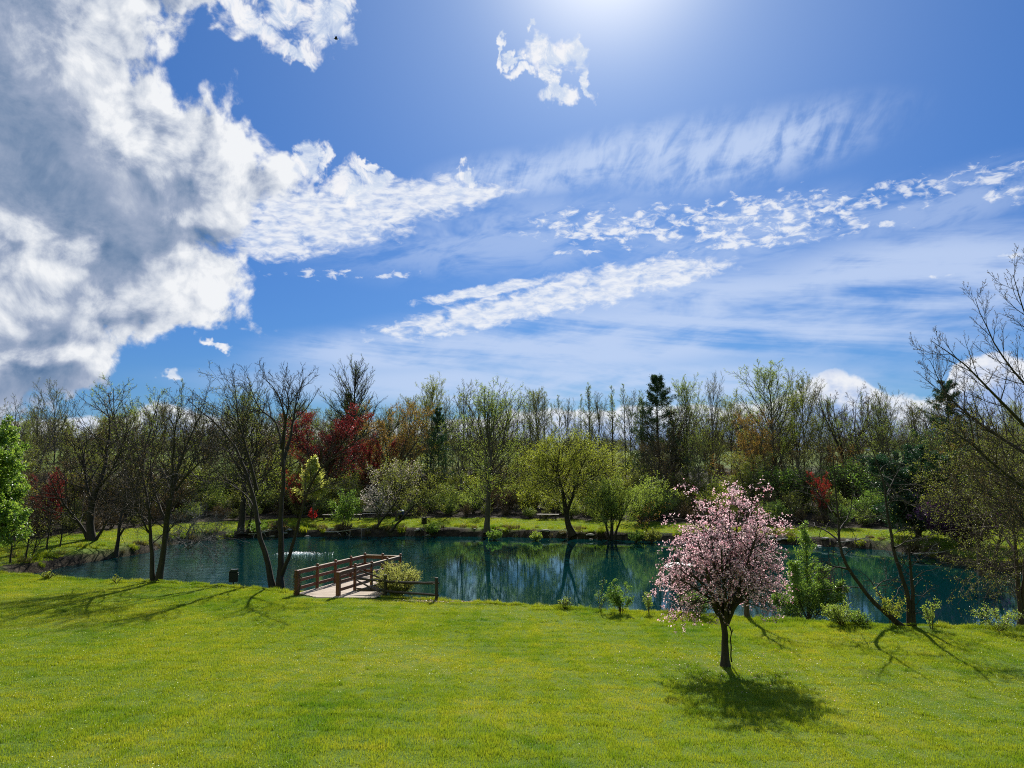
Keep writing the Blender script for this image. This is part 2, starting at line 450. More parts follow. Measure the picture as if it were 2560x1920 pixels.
def seg_dist(P, poly, closed=True):
    """distance of points P to a polyline"""
    a = poly; b = np.roll(poly, -1, 0)
    if not closed: a, b = poly[:-1], poly[1:]
    best = np.full(len(P), 1e9)
    for p, q in zip(a, b):
        d = q - p; t = np.clip(((P - p) @ d) / max(d @ d, 1e-9), 0, 1)
        best = np.minimum(best, np.hypot(*(P - (p + t[:, None] * d)).T))
    return best

def inside(P, poly):
    r = np.zeros(len(P), bool); a = poly; b = np.roll(poly, -1, 0)
    for (x1, y1), (x2, y2) in zip(a, b):
        c = ((y1 > P[:, 1]) != (y2 > P[:, 1]))
        xs = (x2 - x1) * (P[:, 1] - y1) / (y2 - y1 + 1e-12) + x1
        r ^= c & (P[:, 0] < xs)
    return r

def vnoise(P, s, seed=0):
    """cheap smooth value noise"""
    r = np.random.default_rng(seed); T = r.random((64, 64))
    q = P / s; i = np.floor(q).astype(int); f = q - i; f = f * f * (3 - 2 * f)
    g = lambda dx_, dy_: T[(i[:, 0] + dx_) % 64, (i[:, 1] + dy_) % 64]
    return (g(0, 0) * (1 - f[:, 0]) * (1 - f[:, 1]) + g(1, 0) * f[:, 0] * (1 - f[:, 1]) + g(0, 1) * (1 - f[:, 0]) * f[:, 1] + g(1, 1) * f[:, 0] * f[:, 1]) - 0.5

def sstep(x, a, b):
    t = np.clip((x - a) / (b - a), 0, 1); return t * t * (3 - 2 * t)

def height(P):
    P = np.atleast_2d(np.asarray(P, float))
    ny = np.interp(P[:, 0], NEAR[:, 0], NEAR[:, 1])
    t = ny - P[:, 1]                                     # metres on the camera side of the brow
    near = EDGE_Z + 0.03 * np.maximum(t, 0) + 0.0018 * np.maximum(t, 0) ** 2
    near += (vnoise(P, 2.3, 1) * 0.05 + vnoise(P, 0.8, 2) * 0.02) * np.minimum(np.maximum(t, 0.3), 1)
    sd_ = seg_dist(P, POND) * np.where(inside(P, POND), -1, 1)
    n3 = vnoise(P, 1.7, 3) * 0.5 + vnoise(P, 0.6, 4) * 0.35
    sd2 = sd_ + n3 * 0.5
    bank = np.interp(sd2, [-3, 0, 0.12, 0.35, 0.9, 3, 14, 40, 110, 160, 300, 1500], [-1.0, -0.06, 0.26, 0.44, 0.53, 0.60, 0.85, 1.8, 5.0, 5.6, 6.0, 9.0])
    bank += vnoise(P, 7.0, 5) * 0.25 * sstep(sd_, 2, 12) + vnoise(P, 30.0, 6) * 1.2 * sstep(sd_, 20, 60)
    bank += 0.28 * sstep(-P[:, 0], 18, 30) * sstep(sd_, 0.5, 4)
    nbank = np.interp(t, [-1.6, -1.35, -0.5, 0.0], [-0.6, -0.06, 0.45, EDGE_Z])    # drop from the brow to the water
    w = sstep(t, -2.2, -1.9)
    z = np.where(t > 0, near, np.where(t > -1.6, np.where(np.abs(P[:, 0]) < 1e9, nbank, 0), bank))
    left = P[:, 0] < FAR[0, 0] + 0.3
    right = P[:, 0] > FAR[-1, 0] - 0.3
    z = np.where((t <= 0) & (t > -1.6) & (left | right), EDGE_Z, z)
    mixw = sstep(-t, 0, 6)
    z = np.where((left | right) & (t <= 0), EDGE_Z * (1 - mixw) + np.maximum(bank, 0.3) * mixw, z)
    return z

def gz(x, y): return float(height([[x, y]])[0])

def ground_at(px, py, ymin=6.0, ymax=160.0):
    """where the view through a photo pixel meets the terrain"""
    d = ray(px, py); ys = np.linspace(ymin, ymax, 1500)
    P = np.stack([d[0] / d[1] * ys, ys], 1); zr = CAM_Z + d[2] / d[1] * ys
    h = np.maximum(height(P), WATER_Z)
    k = np.argmax(zr <= h)
    if zr[k] > h[k]: k = len(ys) - 1
    return Vector((P[k, 0], P[k, 1], h[k]))

def at_y(px, Y):
    """ground point below photo column px at distance Y"""
    d = ray(px, 1200); x = d[0] / d[1] * Y
    return Vector((x, Y, gz(x, Y)))

def z_at(py, Y, px=1280):
    d = ray(px, py); return CAM_Z + d[2] / d[1] * Y

xs = np.concatenate([-np.geomspace(62, 1500, 26)[::-1], np.arange(-61, -30, 0.8), np.arange(-30, 30, 0.36), np.arange(30, 61, 0.8), np.geomspace(62, 1500, 26)])
ys = np.concatenate([[-300, -80, -30, -10, 0, 4], np.arange(6, 44, 0.33), np.arange(44, 51, 0.7), np.arange(51, 70, 0.36), np.arange(70, 110, 1.0), np.geomspace(111, 3000, 40)])
X, Y = np.meshgrid(xs, ys); PP = np.stack([X.ravel(), Y.ravel()], 1)
Z = height(PP)
ix = np.arange(len(xs) * len(ys)).reshape(len(ys), len(xs))
F = np.stack([ix[:-1, :-1], ix[:-1, 1:], ix[1:, 1:], ix[1:, :-1]], -1).reshape(-1, 4)
# attribute: how grassy the ground is (1 lawn, 0 bare bank or woodland floor)
sdp = seg_dist(PP, POND) * np.where(inside(PP, POND), -1, 1)
tt = np.interp(PP[:, 0], NEAR[:, 0], NEAR[:, 1]) - PP[:, 1]
woods_px = [(-900, 1362), (-200, 1360), (0, 1357), (130, 1345), (250, 1332), (420, 1312), (600, 1303), (700, 1297), (1000, 1295), (1300, 1298), (1600, 1306), (1900, 1317), (2200, 1325), (2400, 1322), (2560, 1320), (3400, 1310)]
WOODS = np.array([ground_at(a, b, 30, 120)[:2] for a, b in woods_px])          # where the mown grass ends
wl = PP[:, 1] - np.interp(PP[:, 0], WOODS[:, 0], WOODS[:, 1])
nz = vnoise(PP, 1.3, 9)
lawn = np.where(tt > -0.4, 1.0, sstep(sdp + nz * 1.2, 0.45, 1.2) * (1 - sstep(wl + nz, -0.3, 0.8)))
field = sstep(wl, 60, 75)
lawn = np.maximum(lawn, field * 0.9)
gm_, t = new_mat('ground')
at = N(t, 'ShaderNodeAttribute'); at.attribute_name = 'tint'
n1 = noise_node(t, 0.35, 4, 0.6); n2 = noise_node(t, 2.2, 5, 0.65); n3 = noise_node(t, 14.0, 4, 0.7)
def mathn(t, op, a, b=None):
    n = N(t, 'ShaderNodeMath', operation=op)
    for i, v in enumerate((a, b)):
        if v is None: continue
        if isinstance(v, (int, float)): n.inputs[i].default_value = v
        else: t.links.new(v, n.inputs[i])
    return n.outputs[0]
mixf = mathn(t, 'ADD', mathn(t, 'MULTIPLY', n1, 0.5), mathn(t, 'MULTIPLY', n2, 0.5))
gcol = ramp_node(t, mixf, [(0.34, (0.055, 0.11, 0.012)), (0.5, (0.10, 0.16, 0.018)), (0.64, (0.17, 0.19, 0.03))])
soil = ramp_node(t, n2, [(0.3, (0.014, 0.011, 0.008)), (0.5, (0.036, 0.028, 0.019)), (0.75, (0.10, 0.08, 0.05))])
mx = N(t, 'ShaderNodeMix', data_type='RGBA'); t.links.new(at.outputs['Fac'], mx.inputs[0]); t.links.new(soil, mx.inputs[6]); t.links.new(gcol, mx.inputs[7])
b = N(t, 'ShaderNodeBsdfPrincipled'); t.links.new(mx.outputs[2], b.inputs['Base Color']); b.inputs['Roughness'].default_value = 0.95; b.inputs['Specular IOR Level'].default_value = 0.1
bp = N(t, 'ShaderNodeBump'); bp.inputs['Strength'].default_value = 0.8; bp.inputs['Distance'].default_value = 0.08; t.links.new(n3, bp.inputs['Height']); t.links.new(bp.outputs[0], b.inputs['Normal'])
out(t, b.outputs[0])
gmesh = mesh_np('ground', np.column_stack([PP, Z]), F, mats=(gm_,), tint=lawn, smooth=True)
ground = tag(link('ground', gmesh), 'green lawn and earth banks around the pond', 'ground', kind='structure')

# ------------------------------------------------------------------ water
wm, t = new_mat('water')
b = N(t, 'ShaderNodeBsdfDiffuse'); b.inputs[0].default_value = (0.001, 0.023, 0.025, 1)
gw = N(t, 'ShaderNodeBsdfGlossy'); gw.inputs['Roughness'].default_value = 0.03; gw.inputs[0].default_value = (0.66, 0.94, 0.96, 1)
fr = N(t, 'ShaderNodeFresnel'); fr.inputs['IOR'].default_value = 2.3
rip = noise_node(t, 5.0, 3, 0.6, vscale=(0.55, 1.7, 1)); rip2 = noise_node(t, 1.1, 2, 0.5, vscale=(0.7, 1.4, 1))
patch = noise_node(t, 0.12, 2, 0.5)
tcn = N(t, 'ShaderNodeTexCoord'); sx = N(t, 'ShaderNodeSeparateXYZ'); t.links.new(tcn.outputs['Object'], sx.inputs[0])
mr = N(t, 'ShaderNodeMapRange'); t.links.new(sx.outputs[0], mr.inputs[0]); mr.inputs[1].default_value = -3; mr.inputs[2].default_value = -22; mr.inputs[3].default_value = 0.014; mr.inputs[4].default_value = 0.38
amp = mathn(t, 'MULTIPLY', mr.outputs[0], mathn(t, 'MULTIPLY', mathn(t, 'SUBTRACT', patch, 0.2), 2.4))
hgt = mathn(t, 'ADD', rip, mathn(t, 'MULTIPLY', rip2, 1.6))
bp = N(t, 'ShaderNodeBump'); t.links.new(hgt, bp.inputs['Height']); t.links.new(mathn(t, 'MULTIPLY', amp, 0.06), bp.inputs['Distance'])
for q_ in (b, gw, fr): t.links.new(bp.outputs[0], q_.inputs['Normal'])
ms = N(t, 'ShaderNodeMixShader'); t.links.new(fr.outputs[0], ms.inputs[0]); t.links.new(b.outputs[0], ms.inputs[1]); t.links.new(gw.outputs[0], ms.inputs[2]); out(t, ms.outputs[0])
wv = [(-60, 20, 0), (75, 20, 0), (75, 66, 0), (-60, 66, 0)]
wx = np.linspace(-60, 75, 28); wy = np.linspace(20, 66, 12); WX, WY = np.meshgrid(wx, wy)
wi = np.arange(28 * 12).reshape(12, 28); wf = np.stack([wi[:-1, :-1], wi[:-1, 1:], wi[1:, 1:], wi[1:, :-1]], -1).reshape(-1, 4)
water = tag(link('pond_water', mesh_np('pond_water', np.column_stack([WX.ravel(), WY.ravel(), np.full(WX.size, WATER_Z)]), wf, mats=(wm,))), 'dark teal rippled pond reflecting the trees', 'water', kind='structure')

# ------------------------------------------------------------------ grass
gl, t = new_mat('grass_blades')
geo = N(t, 'ShaderNodeNewGeometry'); a = N(t, 'ShaderNodeAttribute'); a.attribute_name = 'tint'
def posnoise(t, src, scale, detail=3, rough=0.6):
    n = N(t, 'ShaderNodeTexNoise'); t.links.new(src, n.inputs['Vector']); n.inputs['Scale'].default_value = scale; n.inputs['Detail'].default_value = detail; n.inputs['Roughness'].default_value = rough
    return n.outputs[0]
p1_ = posnoise(t, geo.outputs['Position'], 0.33, 3); p2_ = posnoise(t, geo.outputs['Position'], 1.9, 3)
f = mathn(t, 'ADD', mathn(t, 'ADD', mathn(t, 'MULTIPLY', p1_, 0.55), mathn(t, 'MULTIPLY', p2_, 0.42)), mathn(t, 'MULTIPLY', a.outputs['Fac'], 0.13))
gcol = ramp_node(t, f, [(0.34, (0.045, 0.125, 0.010)), (0.48, (0.115, 0.185, 0.018)), (0.63, (0.195, 0.240, 0.026)), (0.82, (0.31, 0.28, 0.07))])
d = N(t, 'ShaderNodeBsdfDiffuse'); t.links.new(gcol, d.inputs[0])
tr = N(t, 'ShaderNodeBsdfTranslucent'); vm = N(t, 'ShaderNodeVectorMath', operation='MULTIPLY'); t.links.new(gcol, vm.inputs[0]); vm.inputs[1].default_value = (2.1, 1.9, 0.7); t.links.new(vm.outputs[0], tr.inputs[0])
m1 = N(t, 'ShaderNodeMixShader'); m1.inputs[0].default_value = 0.5; t.links.new(d.outputs[0], m1.inputs[1]); t.links.new(tr.outputs[0], m1.inputs[2])
g = N(t, 'ShaderNodeBsdfGlossy'); g.inputs['Roughness'].default_value = 0.34; g.inputs[0].default_value = (0.9, 1.0, 0.75, 1)
m2 = N(t, 'ShaderNodeMixShader'); m2.inputs[0].default_value = 0.035; t.links.new(m1.outputs[0], m2.inputs[1]); t.links.new(g.outputs[0], m2.inputs[2]); out(t, m2.outputs[0])

def blades(n, size, hmin, hmax, w, seed):
    r = np.random.default_rng(seed)
    c = (r.random((n, 2)) - 0.5) * size
    cl = vnoise(c + 50, 0.16, seed) + 0.5
    h = (hmin + (hmax - hmin) * r.random(n)) * (0.65 + 0.8 * cl); az = r.random(n) * 2 * np.pi; ln = r.random(n) ** 1.3 * 0.75
    wd = w * (0.6 + 0.7 * r.random(n)); fa = az + r.normal(0, 0.6, n) + np.pi / 2
    side = np.stack([np.cos(fa), np.sin(fa), np.zeros(n)], 1) * wd[:, None] / 2
    base = np.column_stack([c, np.full(n, -0.012)]); ld = np.stack([np.cos(az), np.sin(az), np.zeros(n)], 1)
    mid = base + ld * (h * ln * 0.35)[:, None] + np.array([0, 0, 1]) * (h * 0.6)[:, None]
    tip = base + ld * (h * ln * 1.0)[:, None] + np.array([0, 0, 1]) * (h * (1 - 0.35 * ln))[:, None]
    V = np.stack([base - side, base + side, mid + side * 0.8, mid - side * 0.8, tip], 1).reshape(-1, 3)
    k = np.arange(n) * 5
    tint = np.repeat(r.random(n), 5)
    return V, np.stack([k, k + 1, k + 2, k + 3], 1), np.stack([k + 3, k + 2, k + 4], 1), tint

patch_col = bpy.data.collections.new('grass_patches')
def scatter(name, label, pts, rots, scales, meshes, cat='grass'):
    """one object: small patches laid over the terrain"""
    me = bpy.data.meshes.new(name)
    me.vertices.add(len(pts)); me.vertices.foreach_set('co', np.asarray(pts, np.float32).ravel())
    for nm, ty, dat in (('rot', 'FLOAT_VECTOR', rots), ('scl', 'FLOAT_VECTOR', scales)):
        at_ = me.attributes.new(nm, ty, 'POINT'); at_.data.foreach_set('vector', np.asarray(dat, np.float32).ravel())
    o = link(name, me)
    ng = bpy.data.node_groups.new(name, 'GeometryNodeTree')
    ng.interface.new_socket('Geometry', in_out='INPUT', socket_type='NodeSocketGeometry'); ng.interface.new_socket('Geometry', in_out='OUTPUT', socket_type='NodeSocketGeometry')
    gi = ng.nodes.new('NodeGroupInput'); go = ng.nodes.new('NodeGroupOutput')
    mp = ng.nodes.new('GeometryNodeMeshToPoints'); ng.links.new(gi.outputs[0], mp.inputs[0])
    iop = ng.nodes.new('GeometryNodeInstanceOnPoints'); ng.links.new(mp.outputs[0], iop.inputs['Points'])
    c = bpy.data.collections.new(name + '_sources')
    for i, m_ in enumerate(meshes):
        so = bpy.data.objects.new('tuft', m_); c.objects.link(so)
    ci = ng.nodes.new('GeometryNodeCollectionInfo'); ci.inputs[0].default_value = c; ci.inputs['Separate Children'].default_value = True; ci.inputs['Reset Children'].default_value = True
    ng.links.new(ci.outputs[0], iop.inputs['Instance']); iop.inputs['Pick Instance'].default_value = True
    rv = ng.nodes.new('FunctionNodeRandomValue'); rv.data_type = 'INT'
    for s_ in rv.inputs:
        if s_.name == 'Min' and s_.type == 'INT': s_.default_value = 0
        if s_.name == 'Max' and s_.type == 'INT': s_.default_value = len(meshes) - 1
    ro = [s_ for s_ in rv.outputs if s_.type == 'INT'][0]
    ng.links.new(ro, iop.inputs['Instance Index'])
    for nm, inp in (('rot', 'Rotation'), ('scl', 'Scale')):
        na = ng.nodes.new('GeometryNodeInputNamedAttribute'); na.data_type = 'FLOAT_VECTOR'; na.inputs[0].default_value = nm
        ng.links.new(na.outputs[0], iop.inputs[inp])
    ng.links.new(iop.outputs[0], go.inputs[0])
    md = o.modifiers.new('scatter', 'NODES'); md.node_group = ng
    return tag(o, label, cat, kind='stuff')

def terrain_frames(P, spin):
    """euler rotations that lay an instance on the slope, turned by spin"""
    e = 0.4; z0 = height(P); gx = (height(P + [e, 0]) - height(P - [e, 0])) / (2 * e); gy = (height(P + [0, e]) - height(P - [0, e])) / (2 * e)
    rots = []
    for a_, b_, s_ in zip(np.clip(gx, -.7, .7), np.clip(gy, -.7, .7), spin):
        nrm = Vector((-a_, -b_, 1)).normalized(); q = Vector((0, 0, 1)).rotation_difference(nrm).to_matrix() @ Matrix.Rotation(s_, 3, 'Z')
        rots.append(tuple(q.to_euler()))
    return z0, np.array(rots)

def grid_pts(x0, x1, y0, y1, step, seed, keep):
    r = np.random.default_rng(seed)
    gx, gy = np.meshgrid(np.arange(x0, x1, step), np.arange(y0, y1, step))
    P = np.stack([gx.ravel(), gy.ravel()], 1) + (r.random((gx.size, 2)) - 0.5) * step * 0.35
    return P[keep(P)], r
def in_view(P, m=3.0): return np.abs(P[:, 0]) < P[:, 1] * 0.68 + m
def on_dock(P): return (P[:, 0] > -8.6) & (P[:, 0] < -5.0) & (P[:, 1] > 30.05 - (P[:, 0] + 8.6) * 0.07) & (P[:, 1] < 31.6)
def lawn_keep(P):
    t_ = np.interp(P[:, 0], NEAR[:, 0], NEAR[:, 1]) - P[:, 1]
    return in_view(P) & (t_ > -0.25) & ~on_dock(P)
GM = []
for i in range(4):
    V_, q_, t_, ti_ = blades(3400, 1.15, 0.020, 0.054, 0.0064, 20 + i); GM.append(mesh_np('grass_patch', V_, q_, t_, (gl,), tint=ti_))
P_, r_ = grid_pts(-32, 32, 9.0, 36, 0.92, 3, lawn_keep)
z0, ro = terrain_frames(P_, r_.integers(0, 4, len(P_)) * math.pi / 2 + r_.normal(0, .1, len(P_)))
sc_v = np.stack([np.ones(len(P_))] * 2 + [0.8 + 1.1 * (vnoise(P_, 2.6, 40) + .5)], 1)
scatter('lawn_grass', 'short bright green mown grass of the near lawn', np.column_stack([P_, z0]), ro, sc_v, GM)
# sparse taller tufts: the uneven brow and dark clumps of the near lawn
TM = []
for i in range(3):
    V_, q_, t_, ti_ = blades(90, 0.22, 0.04, 0.09, 0.008, 30 + i); TM.append(mesh_np('grass_tuft', V_, q_, t_, (gl,), tint=ti_ * 0.4))
r_ = np.random.default_rng(11)
P_ = np.stack([r_.uniform(-32, 32, 2600), r_.uniform(9, 36, 2600)], 1); P_ = P_[lawn_keep(P_) & (vnoise(P_, 1.1, 41) > -0.05)]
z0, ro = terrain_frames(P_, r_.random(len(P_)) * 6.28)
scatter('grass_tufts', 'taller dark clumps standing in the near lawn', np.column_stack([P_, z0]), ro, np.repeat(r_.uniform(0.5, 1.3, (len(P_), 1)), 3, 1), TM)
# ragged longer grass along the brow
r_ = np.random.default_rng(14); xq = r_.uniform(-34, 34, 2600); P_ = np.stack([xq, np.interp(xq, NEAR[:, 0], NEAR[:, 1]) + r_.normal(0.15, 0.28, 2600)], 1); P_ = P_[(vnoise(P_, 0.9, 44) > -0.2) & ~on_dock(P_)]
BM_ = []
for i in range(3):
    V_, q_, t_, ti_ = blades(110, 0.3, 0.07, 0.22, 0.009, 35 + i); BM_.append(mesh_np('grass_tuft', V_, q_, t_, (gl,), tint=ti_))
z0, ro = terrain_frames(P_, r_.random(len(P_)) * 6.28)
scatter('brow_grass', 'longer ragged grass where the near lawn drops to the pond', np.column_stack([P_, z0]), ro, np.repeat(r_.uniform(0.3, 1.0, (len(P_), 1)) ** 1.4, 3, 1), BM_)
# far lawn
def far_keep(P):
    sd_ = seg_dist(P, POND); ins = inside(P, POND); t_ = np.interp(P[:, 0], NEAR[:, 0], NEAR[:, 1]) - P[:, 1]
    w_ = P[:, 1] - np.interp(P[:, 0], WOODS[:, 0], WOODS[:, 1])
    return in_view(P, 3) & (t_ < -1.8) & ~ins & (sd_ > 0.9) & (w_ < 0.4)
FM = []
for i in range(3):
    V_, q_, t_, ti_ = blades(1100, 1.5, 0.03, 0.075, 0.016, 50 + i); FM.append(mesh_np('grass_patch', V_, q_, t_, (gl,), tint=ti_))
P_, r_ = grid_pts(-50, 55, 34, 76, 1.2, 5, far_keep)
z0, ro = terrain_frames(P_, r_.random(len(P_)) * 6.28)
scatter('far_lawn_grass', 'mown grass strip between the far bank and the woods', np.column_stack([P_, z0]), ro, np.ones((len(P_), 3)), FM)
# rough dry grass and sedge on the banks
dry = leaf_mat('dry_sedge', (0.07, 0.065, 0.022), (0.20, 0.155, 0.075), 0.4)
DM = []
for i in range(4):
    V_, q_, t_, ti_ = blades(170, 0.5, 0.08, 0.34, 0.016, 60 + i); DM.append(mesh_np('sedge_tuft', V_, q_, t_, (dry if i < 2 else gl,), tint=ti_))
r_ = np.random.default_rng(12)
cand = []
for a_, b_ in zip(FAR[:-1], FAR[1:]):
    L_ = np.hypot(*(b_ - a_)); k = int(L_ * 4); tq = r_.random(k)[:, None]; cand.append(a_ + (b_ - a_) * tq)
cand = np.vstack(cand); nrm_off = r_.uniform(0.0, 2.0, len(cand)) ** 1.0
cand = cand + np.stack([r_.normal(0, .3, len(cand)), nrm_off], 1); cand[:, 0] -= np.where(cand[:, 0] < -24, nrm_off * 0.7, 0)
cand = cand[~inside(cand, POND) & (vnoise(cand, 1.9, 42) > -0.22)]
z0, ro = terrain_frames(cand, r_.random(len(cand)) * 6.28)
scatter('bank_sedge', 'rough brown and green sedge along the far water line', np.column_stack([cand, z0]), ro, np.repeat(r_.uniform(0.4, 1.2, (len(cand), 1)), 3, 1), DM, 'bank growth')
# leaf litter and low weeds on the woodland floor
lit_m = leaf_mat('litter', (0.05, 0.035, 0.02), (0.22, 0.16, 0.09), 0.2)
# ================================================================== trees
def tubes(P, Rr, k):
    B, n, _ = P.shape
    T = np.gradient(P, axis=1); T /= np.linalg.norm(T, axis=2, keepdims=True) + 1e-9
    m = P[:, -1] - P[:, 0]; m /= np.linalg.norm(m, axis=1, keepdims=True) + 1e-9
    ref = np.where(np.abs(m[:, 2:3]) < 0.8, np.array([[0, 0, 1.0]]), np.array([[1.0, 0.13, 0]]))
    a = ref[:, None] - T * np.sum(ref[:, None] * T, 2, keepdims=True); a /= np.linalg.norm(a, axis=2, keepdims=True) + 1e-9
    b_ = np.cross(T, a)
    ang = np.arange(k) * 2 * np.pi / k
    V = P[:, :, None] + (a[:, :, None] * np.cos(ang)[None, None, :, None] + b_[:, :, None] * np.sin(ang)[None, None, :, None]) * Rr[:, :, None, None]
    idx = np.arange(B * n * k).reshape(B, n, k)
    i0 = idx[:, :-1]; i1 = idx[:, 1:]
    Fq = np.stack([i0, np.roll(i0, -1, 2), np.roll(i1, -1, 2), i1], -1).reshape(-1, 4)
    return V.reshape(-1, 3), Fq

def resample(pts, n):
    pts = np.asarray(pts, float)
    if len(pts) > 2:           # Catmull-Rom
        q = np.vstack([2 * pts[0] - pts[1], pts, 2 * pts[-1] - pts[-2]]); o_ = []
        for i in range(len(pts) - 1):
            for t_ in np.linspace(0, 1, 8, endpoint=False):
                a, b_, c, d_ = q[i:i + 4]
                o_.append(0.5 * (2 * b_ + (c - a) * t_ + (2 * a - 5 * b_ + 4 * c - d_) * t_ ** 2 + (3 * b_ - a - 3 * c + d_) * t_ ** 3))
        o_.append(pts[-1]); pts = np.array(o_)
    s_ = np.concatenate([[0], np.cumsum(np.linalg.norm(np.diff(pts, axis=0), axis=1))])
    t_ = np.linspace(0, s_[-1], n)
    return np.stack([np.interp(t_, s_, pts[:, i]) for i in range(3)], 1)

def grow(stems, specs, seed, flare=0.35):
    """stems: [(points, r_base, r_tip)]; specs: one dict per branching level. Returns [(P, R)] per level"""
    r = np.random.default_rng(seed)
    n0 = 18
    P = np.stack([resample(s_[0], n0) for s_ in stems])
    tt_ = np.linspace(0, 1, n0)
    Rr = np.stack([s_[1] + (s_[2] - s_[1]) * tt_ ** 0.85 for s_ in stems])
    Rr = Rr * (1 + flare * np.exp(-tt_ * 22))[None]
    j = np.cumsum(r.normal(0, 1, P.shape), 1); j -= j[:, :1]; L = np.linalg.norm(P[:, -1] - P[:, 0], axis=1)[:, None, None]
    P = P + j * L * 0.0028
    out_ = [(P, Rr)]
    zmax = P[:, :, 2].max()
    for lv, sp in enumerate(specs):
        B, n, _ = P.shape; k = sp['n']
        t0_, t1_ = sp.get('t', (0.15, 1.0))
        t_ = t0_ + (t1_ - t0_) * ((np.arange(k) + r.random((B, k))) / k)
        par = np.repeat(np.arange(B), k); t_ = t_.ravel()
        keep = r.random(len(t_)) < sp.get('keep', 1.0)
        par, t_ = par[keep], t_[keep]
        x = t_ * (n - 1); i = np.minimum(x.astype(int), n - 2); f = (x - i)[:, None]
        st = P[par, i] * (1 - f) + P[par, i + 1] * f
        T = P[par, i + 1] - P[par, i]; T /= np.linalg.norm(T, axis=1, keepdims=True) + 1e-9
        pr = Rr[par, i] * (1 - f[:, 0]) + Rr[par, i + 1] * f[:, 0]
        az = (np.arange(len(t_)) * 2.39996 + r.normal(0, 0.5, len(t_)))
        ref = np.where(np.abs(T[:, 2:3]) < 0.9, np.array([[0, 0, 1.0]]), np.array([[1.0, 0, 0]]))
        u_ = np.cross(T, ref); u_ /= np.linalg.norm(u_, axis=1, keepdims=True) + 1e-9; v_ = np.cross(T, u_)
        an = np.radians(r.normal(sp['ang'], sp.get('angsd', 9), len(t_)))
        if 'angtop' in sp: an = np.radians(np.interp(t_, [t0_, t1_], [sp['ang'], sp['angtop']]) + r.normal(0, sp.get('angsd', 9), len(t_)))
        D = T * np.cos(an)[:, None] + (u_ * np.cos(az)[:, None] + v_ * np.sin(az)[:, None]) * np.sin(an)[:, None]
        if sp.get('flat'): D[:, 2] *= (1 - sp['flat']); D /= np.linalg.norm(D, axis=1, keepdims=True)
        tn = (t_ - t0_) / max(t1_ - t0_, 1e-6)
        if 'L' in sp: Ln = sp['L'] * sp.get('shape', lambda q: np.ones_like(q))(tn)
        else:
            PL = np.linalg.norm(np.diff(P, axis=1), axis=2).sum(1)[par]
            Ln = PL * sp['ratio'] * (1 - sp.get('fall', 0.55) * t_)
        Ln = Ln * r.uniform(0.65, 1.2, len(t_))
        r0_ = np.minimum(pr * sp.get('rr', 0.62), sp.get('rmax', 9.0) * (0.35 + 0.65 * Ln / max(Ln.max(), 1e-6)))
        r0_ = np.maximum(r0_, sp.get('rmin', 0.004)); r1_ = np.maximum(r0_ * sp.get('taper', 0.35), sp.get('rmin', 0.004) * 0.7)
        m = sp.get('seg', 6)
        Q = np.zeros((len(t_), m, 3)); Q[:, 0] = st; d_ = D.copy()
        for s_ in range(1, m):
            w = r.normal(0, sp.get('wig', 0.12), d_.shape)
            d_ = d_ + w; d_[:, 2] += sp.get('up', 0.0)
            if 'upc' in sp: d_[:, 2] += sp['upc'] * (s_ / m) ** 1.5
            d_ /= np.linalg.norm(d_, axis=1, keepdims=True)
            Q[:, s_] = Q[:, s_ - 1] + d_ * (Ln / (m - 1))[:, None]
        if 'floor' in sp: Q[:, :, 2] = np.maximum(Q[:, :, 2], sp['floor'])
        P = Q; Rr = r0_[:, None] + (r1_ - r0_)[:, None] * np.linspace(0, 1, m)[None]
        out_.append((P, Rr))
    return out_

def leaves_on(levels, n, size, r, asp=0.5, jit=0.05, lv=(-1,), droop=0.0, tmin=0.2, clus=1):
    Pa = [levels[i][0] for i in lv]
    cnt = np.array([len(p) * p.shape[1] for p in Pa], float); cnt /= cnt.sum()
    pos = []
    for p, c in zip(Pa, cnt):
        k = int(n * c / clus)
        if k < 1: continue
        bi = r.integers(0, len(p), k); t_ = (tmin + (1 - tmin) * r.random(k)) * (p.shape[1] - 1.001); i = t_.astype(int); f = (t_ - i)[:, None]
        pos.append(p[bi, i] * (1 - f) + p[bi, i + 1] * f)
    C_ = np.vstack(pos)
    cb = r.random(len(C_))
    C_ = np.repeat(C_, clus, 0); cb = np.repeat(cb, clus)
    C_ = C_ + r.normal(0, jit, C_.shape)
    k = len(C_)
    d1 = r.normal(0, 1, (k, 3)); d1[:, 2] -= droop; d1 /= np.linalg.norm(d1, axis=1, keepdims=True)
    d2 = np.cross(d1, r.normal(0, 1, (k, 3))); d2 /= np.linalg.norm(d2, axis=1, keepdims=True) + 1e-9
    s_ = size * r.uniform(0.6, 1.3, k)[:, None]
    nrm = np.cross(d1, d2) * s_ * 0.12
    V = np.stack([C_, C_ + d1 * s_ * 0.5 + d2 * s_ * asp * 0.5 + nrm, C_ + d1 * s_, C_ + d1 * s_ * 0.5 - d2 * s_ * asp * 0.5 + nrm], 1).reshape(-1, 3)
    F_ = np.arange(k * 4).reshape(-1, 4)
    ti = np.clip(cb * 0.5 + r.random(k) * 0.5, 0, 1)
    return V, F_, np.repeat(ti, 4)

